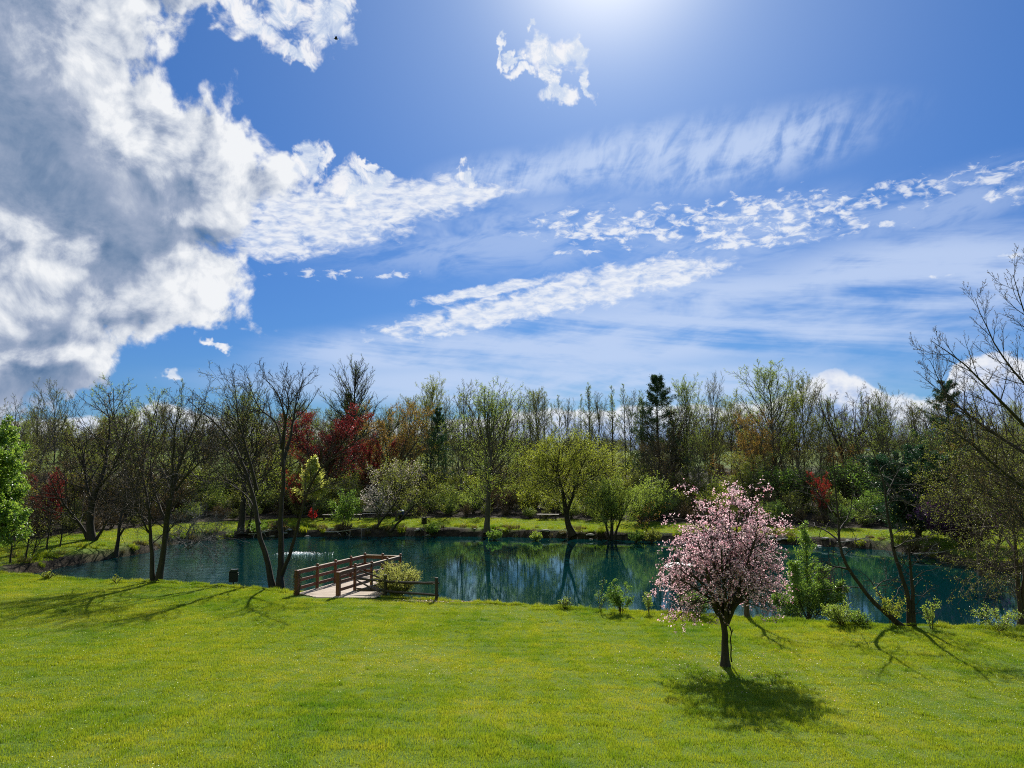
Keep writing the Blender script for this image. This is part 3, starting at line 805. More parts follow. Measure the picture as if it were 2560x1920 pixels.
def two_meshes(levels, leaf_sets, bark, seed, tl=2, sides=(9, 6, 4, 3, 3)):
    r = np.random.default_rng(seed + 999)
    Vs, Fs, o_ = [], [], 0
    for (P, Rr), k in list(zip(levels, sides))[:tl]:
        v_, f_ = tubes(P, Rr, k); Vs.append(v_); Fs.append(f_ + o_); o_ += len(v_)
    trunk = mesh_np('trunk', np.vstack(Vs), np.vstack(Fs), mats=(bark,), smooth=True)
    Vs, Fs, Ms, Ts, o_ = [], [], [], [], 0
    for (P, Rr), k in list(zip(levels, sides))[tl:]:
        v_, f_ = tubes(P, Rr, k); Vs.append(v_); Fs.append(f_ + o_); o_ += len(v_); Ms.append(np.zeros(len(f_), int)); Ts.append(np.zeros(len(v_)))
    mats = [bark]
    for i, ls in enumerate(leaf_sets):
        ls = dict(ls); m_ = ls.pop('mat')
        if m_ in mats: mi = mats.index(m_)
        else: mats.append(m_); mi = len(mats) - 1
        v_, f_, ti = leaves_on(levels, r=r, **ls)
        Vs.append(v_); Fs.append(f_ + o_); o_ += len(v_); Ms.append(np.full(len(f_), mi)); Ts.append(ti)
    crown = mesh_np('crown', np.vstack(Vs), np.vstack(Fs), mats=mats, m4=np.concatenate(Ms), tint=np.concatenate(Ts))
    allz = np.concatenate([p[:, :, 2].ravel() for p, _ in levels])
    return trunk, crown, float(np.percentile(allz, 99.7))

bark_dark = bark_mat('bark_dark', (0.028, 0.022, 0.018), (0.075, 0.060, 0.048))
bark_grey = bark_mat('bark_grey', (0.060, 0.052, 0.044), (0.150, 0.130, 0.108))
bark_warm = bark_mat('bark_warm', (0.060, 0.042, 0.028), (0.145, 0.105, 0.070))
bark_pale = bark_mat('bark_lichen', (0.05, 0.048, 0.042), (0.24, 0.23, 0.20), 14.0, (1, 1, 0.6))
Lm = dict(
    pale=leaf_mat('leaf_pale_spring', (0.19, 0.27, 0.040), (0.40, 0.47, 0.11), 0.5),
    olive=leaf_mat('leaf_olive', (0.13, 0.155, 0.028), (0.30, 0.31, 0.065), 0.5),
    yellow=leaf_mat('leaf_yellow_green', (0.21, 0.25, 0.022), (0.44, 0.46, 0.08), 0.55),
    cream=leaf_mat('leaf_cream_green', (0.36, 0.38, 0.08), (0.66, 0.64, 0.26), 0.55),
    green=leaf_mat('leaf_fresh_green', (0.070, 0.165, 0.016), (0.27, 0.38, 0.085), 0.5),
    rust=leaf_mat('leaf_rust', (0.19, 0.10, 0.03), (0.34, 0.21, 0.06), 0.5),
    brown=leaf_mat('leaf_brown', (0.10, 0.065, 0.032), (0.21, 0.14, 0.07), 0.4),
    red=leaf_mat('buds_red', (0.13, 0.018, 0.022), (0.31, 0.055, 0.050), 0.5, (1.4, 0.8, 0.8)),
    scarlet=leaf_mat('buds_scarlet', (0.40, 0.02, 0.02), (0.62, 0.07, 0.06), 0.5, (1.4, 0.8, 0.8)),
    needle=leaf_mat('needles_dark', (0.018, 0.048, 0.018), (0.065, 0.115, 0.040), 0.25),
    needle2=leaf_mat('needles_blue_green', (0.016, 0.055, 0.028), (0.045, 0.115, 0.055), 0.25),
    white=leaf_mat('blossom_cream', (0.50, 0.42, 0.36), (0.80, 0.72, 0.66), 0.45, (1.1, 1.1, 1.1)),
    pink=leaf_mat('blossom_pink', (0.82, 0.43, 0.51), (1.0, 0.86, 0.88), 0.55, (1.1, 1.0, 1.03)), rose=leaf_mat('blossom_rose', (0.38, 0.07, 0.14), (0.72, 0.28, 0.38), 0.5, (1.15, 0.95, 1.0)),
    purple=leaf_mat('blossom_purple', (0.04, 0.012, 0.05), (0.14, 0.03, 0.15), 0.4, (1.2, 0.9, 1.2)),
)
ovoid = lambda q: np.sin(np.pi * np.clip(q * 0.85 + 0.12, 0, 1)) ** 0.7 + 0.1
cone = lambda q: 1.05 - 0.92 * q
def vtrunk(H, r0_, lean=0.3, seed=0, wob=0.02, tip=0.02):
    r = np.random.default_rng(seed); n = 7; zz = np.linspace(0, H, n)
    x = np.cumsum(r.normal(0, wob * H / n * 2, n)); y_ = np.cumsum(r.normal(0, wob * H / n * 2, n)); x -= x[0]; y_ -= y_[0]
    return (np.stack([x + lean * (zz / H) ** 1.5, y_, zz], 1), r0_, tip)
def forked(H, r0_, k, seed, zf=0.25, spread=0.35, top=1.0):
    """a short bole dividing into k rising limbs"""
    r = np.random.default_rng(seed); st = []
    for i in range(k):
        a = 2 * np.pi * i / k + r.normal(0, .3); s_ = spread * H * r.uniform(0.6, 1.1); h_ = H * top * r.uniform(0.85, 1.0); z_ = zf * H * r.uniform(0.8, 1.1)
        c, s2 = math.cos(a), math.sin(a)
        pts = [(0, 0, 0), (0.02 * c, 0.02 * s2, z_ * .6), (c * .05 * s_, s2 * .05 * s_, z_), (c * s_ * .38, s2 * s_ * .38, z_ + (h_ - z_) * .35), (c * s_ * .75, s2 * s_ * .75, z_ + (h_ - z_) * .7), (c * s_, s2 * s_, h_)]
        st.append((np.array(pts) + np.vstack([np.zeros((3, 3)), r.normal(0, 0.02 * H, (3, 3))]), r0_ * r.uniform(0.75, 1.0), 0.022))
    return st

ARCH = {}
def arch(name, stems, specs, leafs, bark, seed, **kw):
    lv = grow(stems, specs, seed)
    ARCH.setdefault(name, []).append(two_meshes(lv, leafs, bark, seed, **kw))
TW = 0.011
for s_ in range(3):
    lf = ['pale', 'olive', 'yellow'][s_]
    arch('tall', [vtrunk(13, 0.17, 0.3, s_)], [dict(n=40, t=(0.28, 0.99), ang=58, angtop=24, L=5.0, shape=ovoid, up=0.10, wig=0.09, rmax=0.055, seg=7),
        dict(n=9, ratio=0.42, ang=34, up=0.06, rmin=TW, seg=5), dict(n=6, ratio=0.5, ang=34, up=0.05, rmin=TW * .8, seg=3)],
        [dict(n=15000, size=0.085, mat=Lm[lf], jit=0.05)], bark_grey, 100 + s_)
for s_ in range(3):
    arch('bare_tall', [vtrunk(13, 0.15, 0.2, 10 + s_)], [dict(n=36, t=(0.28, 0.99), ang=54, angtop=22, L=4.6, shape=ovoid, up=0.12, wig=0.08, rmax=0.05, seg=7),
        dict(n=8, ratio=0.42, ang=32, up=0.06, rmin=TW, seg=5), dict(n=6, ratio=0.5, ang=34, up=0.05, rmin=TW * .85, seg=3)],
        [dict(n=4500, size=0.075, mat=Lm['pale' if s_ == 1 else 'olive'], jit=0.04)], bark_grey, 120 + s_)
for s_ in range(2):
    arch('slender', [vtrunk(13, 0.10, 0.2, 20 + s_, 0.012)], [dict(n=34, t=(0.3, 0.99), ang=62, angtop=26, L=2.7, shape=cone, up=0.10, wig=0.08, rmax=0.03, seg=6),
        dict(n=7, ratio=0.45, ang=36, up=0.05, rmin=TW, seg=4), dict(n=4, ratio=0.5, ang=36, rmin=TW * .8, seg=3)],
        [dict(n=1500, size=0.07, mat=Lm['pale'], jit=0.04)], bark_grey, 140 + s_)
arch('egg', [vtrunk(12, 0.26, 0.1, 15, 0.006)], [dict(n=58, t=(0.30, 0.97), ang=64, angtop=20, L=5.4, shape=lambda q: 1.0 - 0.6 * q, upc=0.08, up=0.03, wig=0.05, rmax=0.06, seg=8),
        dict(n=11, ratio=0.42, ang=28, up=0.08, rmin=TW, seg=5), dict(n=6, ratio=0.5, ang=28, up=0.06, rmin=TW * .85, seg=3)],
        [dict(n=2500, size=0.07, mat=Lm['pale'], jit=0.04)], bark_dark, 130)
for s_ in range(3):
    arch('broad', forked(11, 0.20, 4 + s_, 30 + s_, 0.22, 0.33), [dict(n=13, t=(0.25, 0.98), ang=44, L=3.4, shape=lambda q: 1.1 - 0.5 * q, up=0.07, wig=0.15, rmax=0.05, seg=7),
        dict(n=8, ratio=0.45, ang=38, up=0.04, wig=0.15, rmin=TW, seg=5), dict(n=6, ratio=0.5, ang=38, wig=0.15, rmin=TW * .8, seg=3)],
        [dict(n=[2000, 7000, 4500][s_], size=0.085, mat=Lm[['olive', 'pale', 'brown'][s_]], jit=0.06)], bark_grey if s_ != 2 else bark_dark, 160 + s_)
for s_, (lf, nn) in enumerate((('olive', 11000), ('yellow', 12000), ('brown', 8000), ('rust', 13000))):
    arch('leafy_' + lf, forked(8, 0.15, 5, 50 + s_, 0.18, 0.36), [dict(n=13, t=(0.2, 0.98), ang=46, L=2.7, shape=lambda q: 1.1 - 0.5 * q, up=0.05, wig=0.14, rmax=0.04, seg=6),
        dict(n=8, ratio=0.5, ang=40, wig=0.15, rmin=TW, seg=4), dict(n=5, ratio=0.5, ang=40, wig=0.15, rmin=TW * .8, seg=3)],
        [dict(n=nn, size=0.11, mat=Lm[lf], jit=0.08)], bark_grey, 180 + s_)
for s_, (lf, nn) in enumerate((('red', 24000), ('scarlet', 11000))):
    arch('red_' + lf, forked(8, 0.13, 5, 60 + s_, 0.22, 0.30), [dict(n=13, t=(0.2, 0.98), ang=40, L=2.3, shape=lambda q: 1.1 - 0.5 * q, up=0.07, wig=0.12, rmax=0.04, seg=6),
        dict(n=8, ratio=0.5, ang=36, up=0.04, wig=0.12, rmin=TW, seg=4), dict(n=5, ratio=0.5, ang=36, wig=0.12, rmin=TW * .8, seg=3)],
        [dict(n=nn, size=0.085, mat=Lm[lf], jit=0.07)], bark_dark, 200 + s_)
# conifers
for s_ in range(2):
    arch('pine', [vtrunk(13, 0.19, 0.15, 70 + s_, 0.008)], [dict(n=72, t=(0.16, 0.995), ang=84, angtop=50, L=5.2, shape=lambda q: 1.0 - 0.90 * q ** 1.1, up=0.03, wig=0.06, rmax=0.045, seg=6),
        dict(n=9, ratio=0.42, ang=46, up=0.03, rmin=TW, seg=4, flat=0.3)],
        [dict(n=30000, size=0.20, asp=0.22, mat=Lm['needle' if s_ == 0 else 'needle2'], jit=0.07, lv=(-1, -2), tmin=0.35, clus=4)], bark_dark, 220 + s_)
arch('cedar', forked(7, 0.16, 6, 77, 0.10, 0.30), [dict(n=24, t=(0.08, 0.98), ang=62, angtop=35, L=2.2, shape=lambda q: 1.0 - 0.5 * q, up=0.0, wig=0.1, rmax=0.04, seg=6),
        dict(n=9, ratio=0.5, ang=44, rmin=TW, seg=4), dict(n=3, ratio=0.5, ang=44, rmin=TW, seg=3)],
        [dict(n=60000, size=0.15, asp=0.4, mat=Lm['needle2'], jit=0.09, lv=(-1, -2), tmin=0.2, clus=4)], bark_dark, 230)
# shrubs
def bushstems(H, k, seed, spread=0.5, r0_=0.03):
    r = np.random.default_rng(seed); st = []
    for i in range(k):
        a = r.random() * 6.28; s_ = spread * H * math.sqrt(r.random()); h_ = H * r.uniform(0.6, 1.0) * (1 - 0.35 * (s_ / (spread * H)) ** 2)
        b0 = np.array([math.cos(a), math.sin(a), 0]); pts = [b0 * 0.05 * H * r.random(), b0 * s_ * .4 + [0, 0, h_ * .4], b0 * s_ * .8 + [0, 0, h_ * .78], b0 * s_ + [0, 0, h_]]
        st.append((np.array(pts), r0_ * r.uniform(.6, 1), 0.008))
    return st
for s_, (lf, nn, kk) in enumerate((('brown', 1800, 26), ('olive', 4600, 22), ('pale', 5200, 22), ('green', 6000, 22), ('yellow', 4800, 22), ('purple', 9000, 26))):
    arch('shrub_' + lf, bushstems(3.2, kk, 80 + s_, 0.5), [dict(n=10, t=(0.2, 0.98), ang=36, ratio=0.42, fall=0.4, up=0.05, wig=0.15, rmin=TW, seg=5),
        dict(n=6, ratio=0.5, ang=40, wig=0.15, rmin=TW * .75, seg=3)],
        [dict(n=nn, size=0.11, mat=Lm[lf], jit=0.07)], bark_warm if s_ == 0 else bark_grey, 240 + s_, tl=1, sides=(5, 3, 3))

def place(kind, var, px=None, Y=None, top=None, label=None, cat='tree', group=None, name='tree', w=1.0, rz=None, loc=None, tn='trunk', cn='crown', h=None):
    tr_, cr_, H = ARCH[kind][var % len(ARCH[kind])]
    if loc is None: loc = at_y(px, Y)
    if h is None: h = z_at(top, loc[1], px) - loc[2]
    s_ = h / H
    loc = Vector((loc[0], loc[1], loc[2] - 0.04))
    o = empty(name, loc, rng.random() * 6.28 if rz is None else rz, (s_ * w, s_ * w, s_))
    link(tn, tr_, o); link(cn, cr_, o)
    return tag(o, label, cat, group)
# ------------------------------------------------------------------ the wood beyond the pond: trees that can be told apart first
def T(*a, **k): return place(*a, **k)
woods_cfg = [
 # kind, variant, column, distance, top row, width, label
 ('bare_tall', 0, 130, 66, 948, 1.0, 'tall leafless tree rising above the brush at the far left'),
 ('broad', 0, 70, 60, 985, 0.8, 'bare twiggy tree behind the bright green maple at the left edge'),
 ('leafy_olive', 0, 205, 72, 1035, 0.9, 'olive tinted round tree right of the tall leafless tree at the left'),
 ('red_red', 0, 135, 50, 1170, 0.8, 'dark red budding small tree behind the saplings of the left bank'),
 ('broad', 1, 335, 60, 950, 0.85, 'tree with curling limbs and thin pale leaves against the left cloud'),
 ('slender', 0, 445, 75, 945, 0.7, 'thinnest bare pole tree above the left woods'),
 ('tall', 0, 600, 72, 962, 0.8, 'pale green tree seen through the twin stemmed bare tree'),
 ('egg', 0, 885, 80, 888, 1.05, 'largest bare tree with a dense egg shaped crown behind the red maples'),
 ('red_red', 1, 805, 74, 1015, 1.45, 'deep red maple under the egg shaped bare tree'),
 ('red_red', 0, 925, 75, 1085, 1.0, 'smaller red maple to the right of the deep red maple'),
 ('red_scarlet', 0, 745, 66, 1172, 1.0, 'bright red small tree beside the pale lime young tree'),
 ('leafy_rust', 0, 985, 76, 1005, 0.85, 'orange brown tree with new leaves left of the dark pine'),
 ('pine', 0, 862, 90, 985, 0.75, 'dark pine half hidden behind the deep red maple'),
 ('pine', 1, 1095, 78, 1020, 0.8, 'dark blue green pine behind the middle of the far lawn'),
 ('tall', 2, 1075, 84, 940, 1.0, 'yellow green tall tree above the dark blue green pine'),
 ('bare_tall', 2, 1150, 72, 952, 1.1, 'bare tall tree with upswept limbs right of the blue green pine'),
 ('tall', 1, 1345, 92, 968, 0.9, 'faint green tall tree above the rounded willow'),
 ('slender', 1, 1472, 88, 955, 1.15, 'slender tree with a pointed bare crown in the middle of the skyline'),
 ('slender', 0, 1530, 90, 963, 1.1, 'slender pale tree just right of the pointed bare crown'),
 ('slender', 1, 1605, 86, 975, 0.8, 'thin bare tree immediately left of the big dark pine'),
 ('pine', 0, 1655, 80, 940, 1.05, 'big dark pine standing above the skyline'),
 ('tall', 0, 1722, 80, 935, 0.95, 'feathery tall tree directly right of the big dark pine'),
 ('bare_tall', 0, 1785, 84, 930, 0.7, 'bare tree with a narrow cone shaped crown above the cherry'),
 ('tall', 0, 1945, 76, 896, 1.25, 'tallest pale green tree with a broad dome crown on the right'),
 ('tall', 1, 2012, 80, 935, 0.9, 'thin leafed tree right of the tallest dome crown'),
 ('leafy_rust', 0, 1895, 72, 1030, 0.6, 'rusty brown tree in front of the tallest dome crown'),
 ('broad', 2, 2115, 78, 950, 0.9, 'crooked dark limbed tree under the white cumulus top'),
 ('bare_tall', 2, 2200, 74, 962, 1.0, 'bushy bare tree beside the crooked dark limbed tree'),
 ('cedar', 0, 2290, 52, 1115, 1.35, 'dark spreading evergreen at the right end of the pond'),
 ('pine', 1, 2375, 70, 952, 1.1, 'dark pine behind the big bare branches at the right edge'),
 ('red_scarlet', 0, 2052, 61, 1178, 0.7, 'small crimson tree behind the leaning tree on the right'),
]
for kind, var, px, Yd, top, w, lab in woods_cfg:
    nm = {'pine': 'pine_tree', 'cedar': 'evergreen_tree', 'red_red': 'maple_tree', 'red_scarlet': 'maple_tree'}.get(kind, 'tree')
    T(kind, var, px, Yd, top, lab, w=w, name=nm, rz=var * 1.3 + px * 0.37)

# rows of lesser trees
r_ = np.random.default_rng(21)
SKY_X = [0, 60, 200, 300, 420, 520, 620, 700, 840, 960, 1060, 1150, 1250, 1300, 1400, 1500, 1560, 1620, 1700, 1800, 1900, 2000, 2100, 2200, 2300, 2400, 2560]
SKY_Y = [1010, 1010, 1045, 1000, 1000, 985, 990, 1000, 980, 1000, 965, 970, 975, 1000, 985, 1010, 1000, 990, 975, 970, 965, 960, 970, 975, 975, 985, 985]
for i, px in enumerate(np.arange(-70, 2640, 37)):
    px = px + r_.uniform(-14, 14); kind = ['tall', 'bare_tall', 'broad', 'bare_tall', 'slender', 'tall', 'broad'][r_.integers(0, 7)]
    if 1260 < px < 1640: kind = ['slender', 'bare_tall', 'slender'][i % 3]
    if 1260 < px < 1640 and i % 4 == 0: continue
    Yd = r_.uniform(76, 108); top = np.interp(px, SKY_X, SKY_Y) + abs(r_.normal(0, 24)) + 6
    var = int(r_.integers(0, 3))
    lab = {'tall': 'tall thinly leafed spring tree in the wood behind the far lawn', 'bare_tall': 'upright grey leafless tree in the wood behind the far lawn',
           'broad': 'fork stemmed spreading tree in the wood behind the far lawn', 'slender': 'thin pole like tree in the wood behind the far lawn'}[kind]
    T(kind, var, px, Yd, top, lab, group={'tall': 'thinly leafed trees of the wood', 'bare_tall': 'leafless trees of the wood', 'broad': 'fork stemmed trees of the wood', 'slender': 'pole like trees of the wood'}[kind], w=r_.uniform(0.75, 1.05))
for i, px in enumerate(np.arange(-90, 2660, 24)):
    px = px + r_.uniform(-10, 10)
    if 1250 < px < 1640 and i % 8: continue
    if 1990 < px < 2220 and i % 3: continue
    kind = ['broad', 'bare_tall', 'leafy_brown', 'broad', 'bare_tall'][i % 5]; Yd = r_.uniform(108, 150); top = r_.uniform(1015, 1085) + (30 if 1240 < px < 1640 else 0)
    lab = {'leafy_brown': 'small brownish crown far back in the wood', 'bare_tall': 'grey leafless tree far back in the wood', 'broad': 'dark forked tree far back in the wood'}[kind]
    T(kind, int(r_.integers(0, 3)), px, Yd, top, lab, group=lab.split(' far')[0] + 's at the back of the wood', w=r_.uniform(1.0, 1.4))
for i, px in enumerate(np.arange(1262, 1640, 27)):
    T('slender' if i % 3 else 'bare_tall', i, px + r_.uniform(-8, 8), r_.uniform(80, 98), r_.uniform(958, 1000), 'thin tree standing against the pale cloud in the hollow of the wood', group='thin trees against the pale cloud', w=r_.uniform(0.8, 1.1))
# middle storey, closer and lower
for i, px in enumerate(np.arange(-60, 2640, 46)):
    px = px + r_.uniform(-18, 18)
    k = ['leafy_olive', 'leafy_brown', 'broad', 'broad', 'leafy_brown', 'bare_tall', 'bare_tall'][r_.integers(0, 7)]
    if px < 760: k = ['leafy_brown', 'broad', 'leafy_olive', 'bare_tall', 'leafy_brown'][i % 5]
    if 1260 < px < 1640: k = ['leafy_yellow', 'leafy_olive', 'leafy_rust'][i % 3]
    if px > 1800: k = ['leafy_olive', 'broad', 'leafy_brown', 'broad', 'bare_tall', 'leafy_rust'][i % 6]
    if 1230 < px < 1420 and i % 2: continue
    off = r_.uniform(8, 20); bx = np.interp(px, [a for a, _ in woods_px], WOODS[:, 1]) + (4 if 700 < px < 1700 else 0); top = r_.uniform(1075, 1165) + (75 if 1260 < px < 1620 else 0)
    if k == 'bare_tall' or k == 'broad': top -= 40
    if 950 < px < 1300 or px > 1750: k = {'leafy_brown': 'leafy_yellow'}.get(k, k) if i % 2 else k
    lab = {'leafy_olive': 'olive green understorey tree at the edge of the wood', 'leafy_brown': 'brownish budding understorey tree at the edge of the wood', 'leafy_yellow': 'yellow green understorey tree at the edge of the wood',
           'leafy_rust': 'rust tinted understorey tree at the edge of the wood', 'broad': 'fork stemmed spreading tree in the wood behind the far lawn', 'bare_tall': 'upright grey leafless tree in the wood behind the far lawn'}[k]
    T(k, int(r_.integers(0, 3)), px, bx + off, top, lab, group={'broad': 'fork stemmed trees of the wood', 'bare_tall': 'leafless trees of the wood'}.get(k, k.replace('leafy_', '') + ' understorey trees'), w=r_.uniform(0.85, 1.2))
for i, px in enumerate(np.arange(1240, 1680, 21)):
    T(['leafy_olive', 'leafy_yellow', 'leafy_brown'][i % 3], 0, px + r_.uniform(-9, 9), r_.uniform(86, 122), r_.uniform(1112, 1150), 'low bushy crown in the hollow of the wood where the sky shows through', group='low crowns in the hollow of the wood', w=r_.uniform(1.3, 1.7))
# shrubs along the wood edge
for row in range(3):
    for i, px in enumerate(np.arange(-80, 2660, 52)):
        px = px + r_.uniform(-20, 20)
        k = ['shrub_brown', 'shrub_olive', 'shrub_brown', 'shrub_pale', 'shrub_olive', 'shrub_yellow'][r_.integers(0, 6)]
        if px < 420: k = ['shrub_brown', 'shrub_brown', 'shrub_olive'][i % 3]
        if 1850 < px and r_.random() < .3: k = 'shrub_green'
        bx = np.interp(px, [a for a, _ in woods_px], WOODS[:, 1]) + [1.3, 4.5, 10][row] + r_.uniform(-0.6, 1.5)
        c = k.replace('shrub_', '')
        d = {'brown': 'leafless brown twiggy', 'olive': 'olive leafed', 'pale': 'pale green leafed', 'yellow': 'yellow green leafed', 'green': 'fresh green leafed'}[c]
        place(k, 0, px, bx, None, d + ' shrub in the thicket along the wood edge', 'shrub', d + ' shrubs of the thicket', 'shrub', r_.uniform(0.9, 1.4), tn='stems', cn='foliage', h=r_.uniform([0.9, 2.0, 3.0][row], [1.9, 3.2, 4.6][row]))
# farthest wood: a low line on the horizon
DW = []
for nm, i in (('broad', 2), ('leafy_brown', 0), ('leafy_olive', 0)):
    DW.append(ARCH[nm][i][1])
P_ = np.stack([r_.uniform(-330, 330, 420), r_.uniform(330, 420, 420)], 1)
scatter('distant_woods', 'far-off low line of bare woods on the horizon', np.column_stack([P_, height(P_) - 2.0]), np.stack([np.zeros(420), np.zeros(420), r_.random(420) * 6.28], 1), np.repeat(r_.uniform(0.7, 1.05, (420, 1)), 3, 1) * np.array([1.6, 1.6, 1.0]), DW, 'woods')
# ================================================================== trees standing apart, built limb by limb
def pp(px, py, Yd):
    d = ray(px, py); k = Yd / d[1]
    return np.array([d[0] * k, Yd, CAM_Z + d[2] * k])

def own_tree(name, base, limbs, specs, leafs, bark, seed, label, cat='tree', tl=2, sides=(10, 6, 4, 3, 3), extra_mask=None, group=None, tn='trunk', cn='crown', flare=0.35):
    """limbs: [([(px, py, dY), ...], r0, r1)] in photo columns and rows at the base's distance plus dY"""
    b = ground_at(*base) if len(base) == 2 else Vector((at_y(base[0], base[2])))
    Y0 = b[1]; st = []
    for pts, r0_, r1_ in limbs:
        q = np.array([pp(p[0], p[1], Y0 + (p[2] if len(p) > 2 else 0)) for p in pts]) - np.array(b)
        if q[0, 2] < 0.35: q[0, 2] = -0.06
        st.append((q, r0_, r1_))
    lv = grow(st, specs, seed, flare)
    tr_, cr_, H = two_meshes(lv, leafs, bark, seed, tl, sides)
    o = empty(name, b); link(tn, tr_, o); link(cn, cr_, o)
    tag(o, label, cat, group); return o, lv

# twin stemmed bare tree on the brow, right of the middle of the left half
own_tree('bare_tree', (690, 1476), [
    ([(684, 1474), (672, 1410), (655, 1330), (640, 1240, .2), (612, 1150, .4), (592, 1105, .5), (545, 1050, .9), (510, 1025, 1.2), (478, 995, 1.3)], 0.15, 0.012),
    ([(641, 1225, .1), (618, 1130, -.3), (600, 1060, -.5), (590, 1005, -.7), (584, 950, -.9)], 0.085, 0.012),
    ([(702, 1475), (699, 1400), (698, 1300), (706, 1200), (704, 1120), (710, 1070, -.3), (700, 1005, -.5), (672, 955, -.6), (657, 945, -.8)], 0.17, 0.012),
    ([(706, 1165), (730, 1090, .6), (744, 1000, 1.0), (750, 975, 1.2), (766, 945, 1.5)], 0.09, 0.012),
    ([(704, 1120), (716, 1050, -.8), (724, 1000, -1.0), (712, 950, -1.3)], 0.07, 0.012),
    ([(704, 1110), (690, 1060, .8), (650, 1020, 1.3), (625, 960, 1.7), (612, 955, 1.9)], 0.06, 0.012),
    ([(703, 1440, 0), (722, 1390, -.4), (745, 1290, -.9), (766, 1220, -1.3), (806, 1165, -1.8), (880, 1112, -2.4), (948, 1068, -2.9)], 0.095, 0.014),
    ([(758, 1240, -1.2), (800, 1225, -1.6), (850, 1208, -2.0), (890, 1196, -2.2)], 0.035, 0.008),
    ([(650, 1310, .1), (620, 1245, .9), (560, 1200, 1.7), (500, 1185, 2.4)], 0.05, 0.008),
    ([(610, 1148, .4), (570, 1130, 1.2), (525, 1120, 1.9)], 0.035, 0.008)],
    [dict(n=14, t=(0.40, 0.99), ang=46, L=1.7, shape=lambda q: 1.1 - 0.5 * q, up=0.09, wig=0.12, rmax=0.028, rmin=0.006, seg=8),
     dict(n=8, ratio=0.5, ang=36, up=0.07, wig=0.12, rmin=0.0055, seg=6), dict(n=5, ratio=0.5, ang=34, up=0.05, wig=0.12, rmin=0.0045, seg=4)],
    [dict(n=1800, size=0.035, mat=Lm['brown'], jit=0.01)], bark_dark, 301, 'large bare tree with two stems from one base beside the wooden dock')
own_tree('bare_tree', (392, 1455), [
    ([(383, 1453), (374, 1350), (367, 1270), (352, 1190, .5), (338, 1120, .9), (332, 1080, 1.2)], 0.11, 0.012),
    ([(396, 1453), (412, 1370), (424, 1290), (438, 1230, .2), (462, 1150, .5), (492, 1080, .9), (520, 1020, 1.2)], 0.15, 0.012),
    ([(414, 1345), (427, 1250, -.4), (432, 1150, -.7), (440, 1080, -1.0), (450, 1020, -1.2)], 0.10, 0.012),
    ([(440, 1225, .2), (478, 1180, -.8), (530, 1130, -1.6), (575, 1100, -2.0)], 0.06, 0.01),
    ([(420, 1320), (390, 1240, .9), (378, 1160, 1.5), (385, 1100, 2.0), (398, 1050, 2.3)], 0.06, 0.01),
    ([(370, 1330), (340, 1270, -.9), (322, 1200, -1.6)], 0.04, 0.01)],
    [dict(n=18, t=(0.22, 0.99), ang=56, angtop=30, L=2.3, shape=lambda q: 1.1 - 0.5 * q, up=0.045, wig=0.11, rmax=0.028, rmin=0.006, seg=8),
     dict(n=9, ratio=0.5, ang=40, up=0.03, wig=0.12, rmin=0.0055, seg=6), dict(n=6, ratio=0.5, ang=36, up=0.02, wig=0.12, rmin=0.0045, seg=4)],
    [dict(n=5000, size=0.04, mat=Lm['brown'], jit=0.015)], bark_dark, 302, 'twiggy bare tree with a slim and a thick trunk left of the black bin')
# low drooping twigs of a neighbour spreading over the water
own_tree('bare_sapling', (470, 1405, 44), [
    ([(470, 1372), (470, 1330), (500, 1290)], 0.05, 0.012), ([(470, 1372), (440, 1340, .5), (410, 1330, 1)], 0.04, 0.01), ([(471, 1372), (510, 1345, -.5), (560, 1335, -1)], 0.04, 0.01),
    ([(470, 1365), (500, 1352, -1.2), (545, 1350, -2.2)], 0.04, 0.01)],
    [dict(n=16, t=(0.1, 0.99), ang=60, L=1.8, up=-0.01, wig=0.16, rmax=0.02, rmin=0.007, seg=7), dict(n=8, ratio=0.5, ang=42, wig=0.15, rmin=0.006, seg=5), dict(n=4, ratio=0.5, ang=40, wig=0.12, rmin=0.006, seg=3)],
    [], bark_pale, 303, 'low bare branches spreading from the bank over the left end of the pond', 'brush', tl=1)
# three legged tree on the left bank
own_tree('bare_tree', (228, 1350), [
    ([(222, 1350), (205, 1320), (170, 1275, -.4), (140, 1230, -.8), (118, 1180, -1.2)], 0.13, 0.015),
    ([(230, 1350), (227, 1290), (240, 1230), (258, 1170, .4), (266, 1110, .7), (275, 1050, 1.0), (262, 1000, 1.2)], 0.26, 0.015),
    ([(228, 1270), (212, 1200, .6), (205, 1140, 1.0), (190, 1085, 1.4)], 0.13, 0.012),
    ([(242, 1225), (275, 1180, -.9), (305, 1120, -1.4), (320, 1060, -1.8)], 0.10, 0.012),
    ([(238, 1350), (262, 1310), (283, 1268, -.5), (300, 1225, -.9)], 0.10, 0.015)],
    [dict(n=15, t=(0.22, 0.99), ang=50, L=3.3, shape=lambda q: 1.1 - 0.5 * q, up=0.03, wig=0.13, rmax=0.045, rmin=0.008, seg=8),
     dict(n=8, ratio=0.5, ang=40, up=0.02, wig=0.13, rmin=0.008, seg=6), dict(n=6, ratio=0.5, ang=36, wig=0.12, rmin=0.007, seg=4)],
    [dict(n=3500, size=0.07, mat=Lm['brown'], jit=0.02)], bark_dark, 304, 'dark tree with three spreading legs on the left bank')
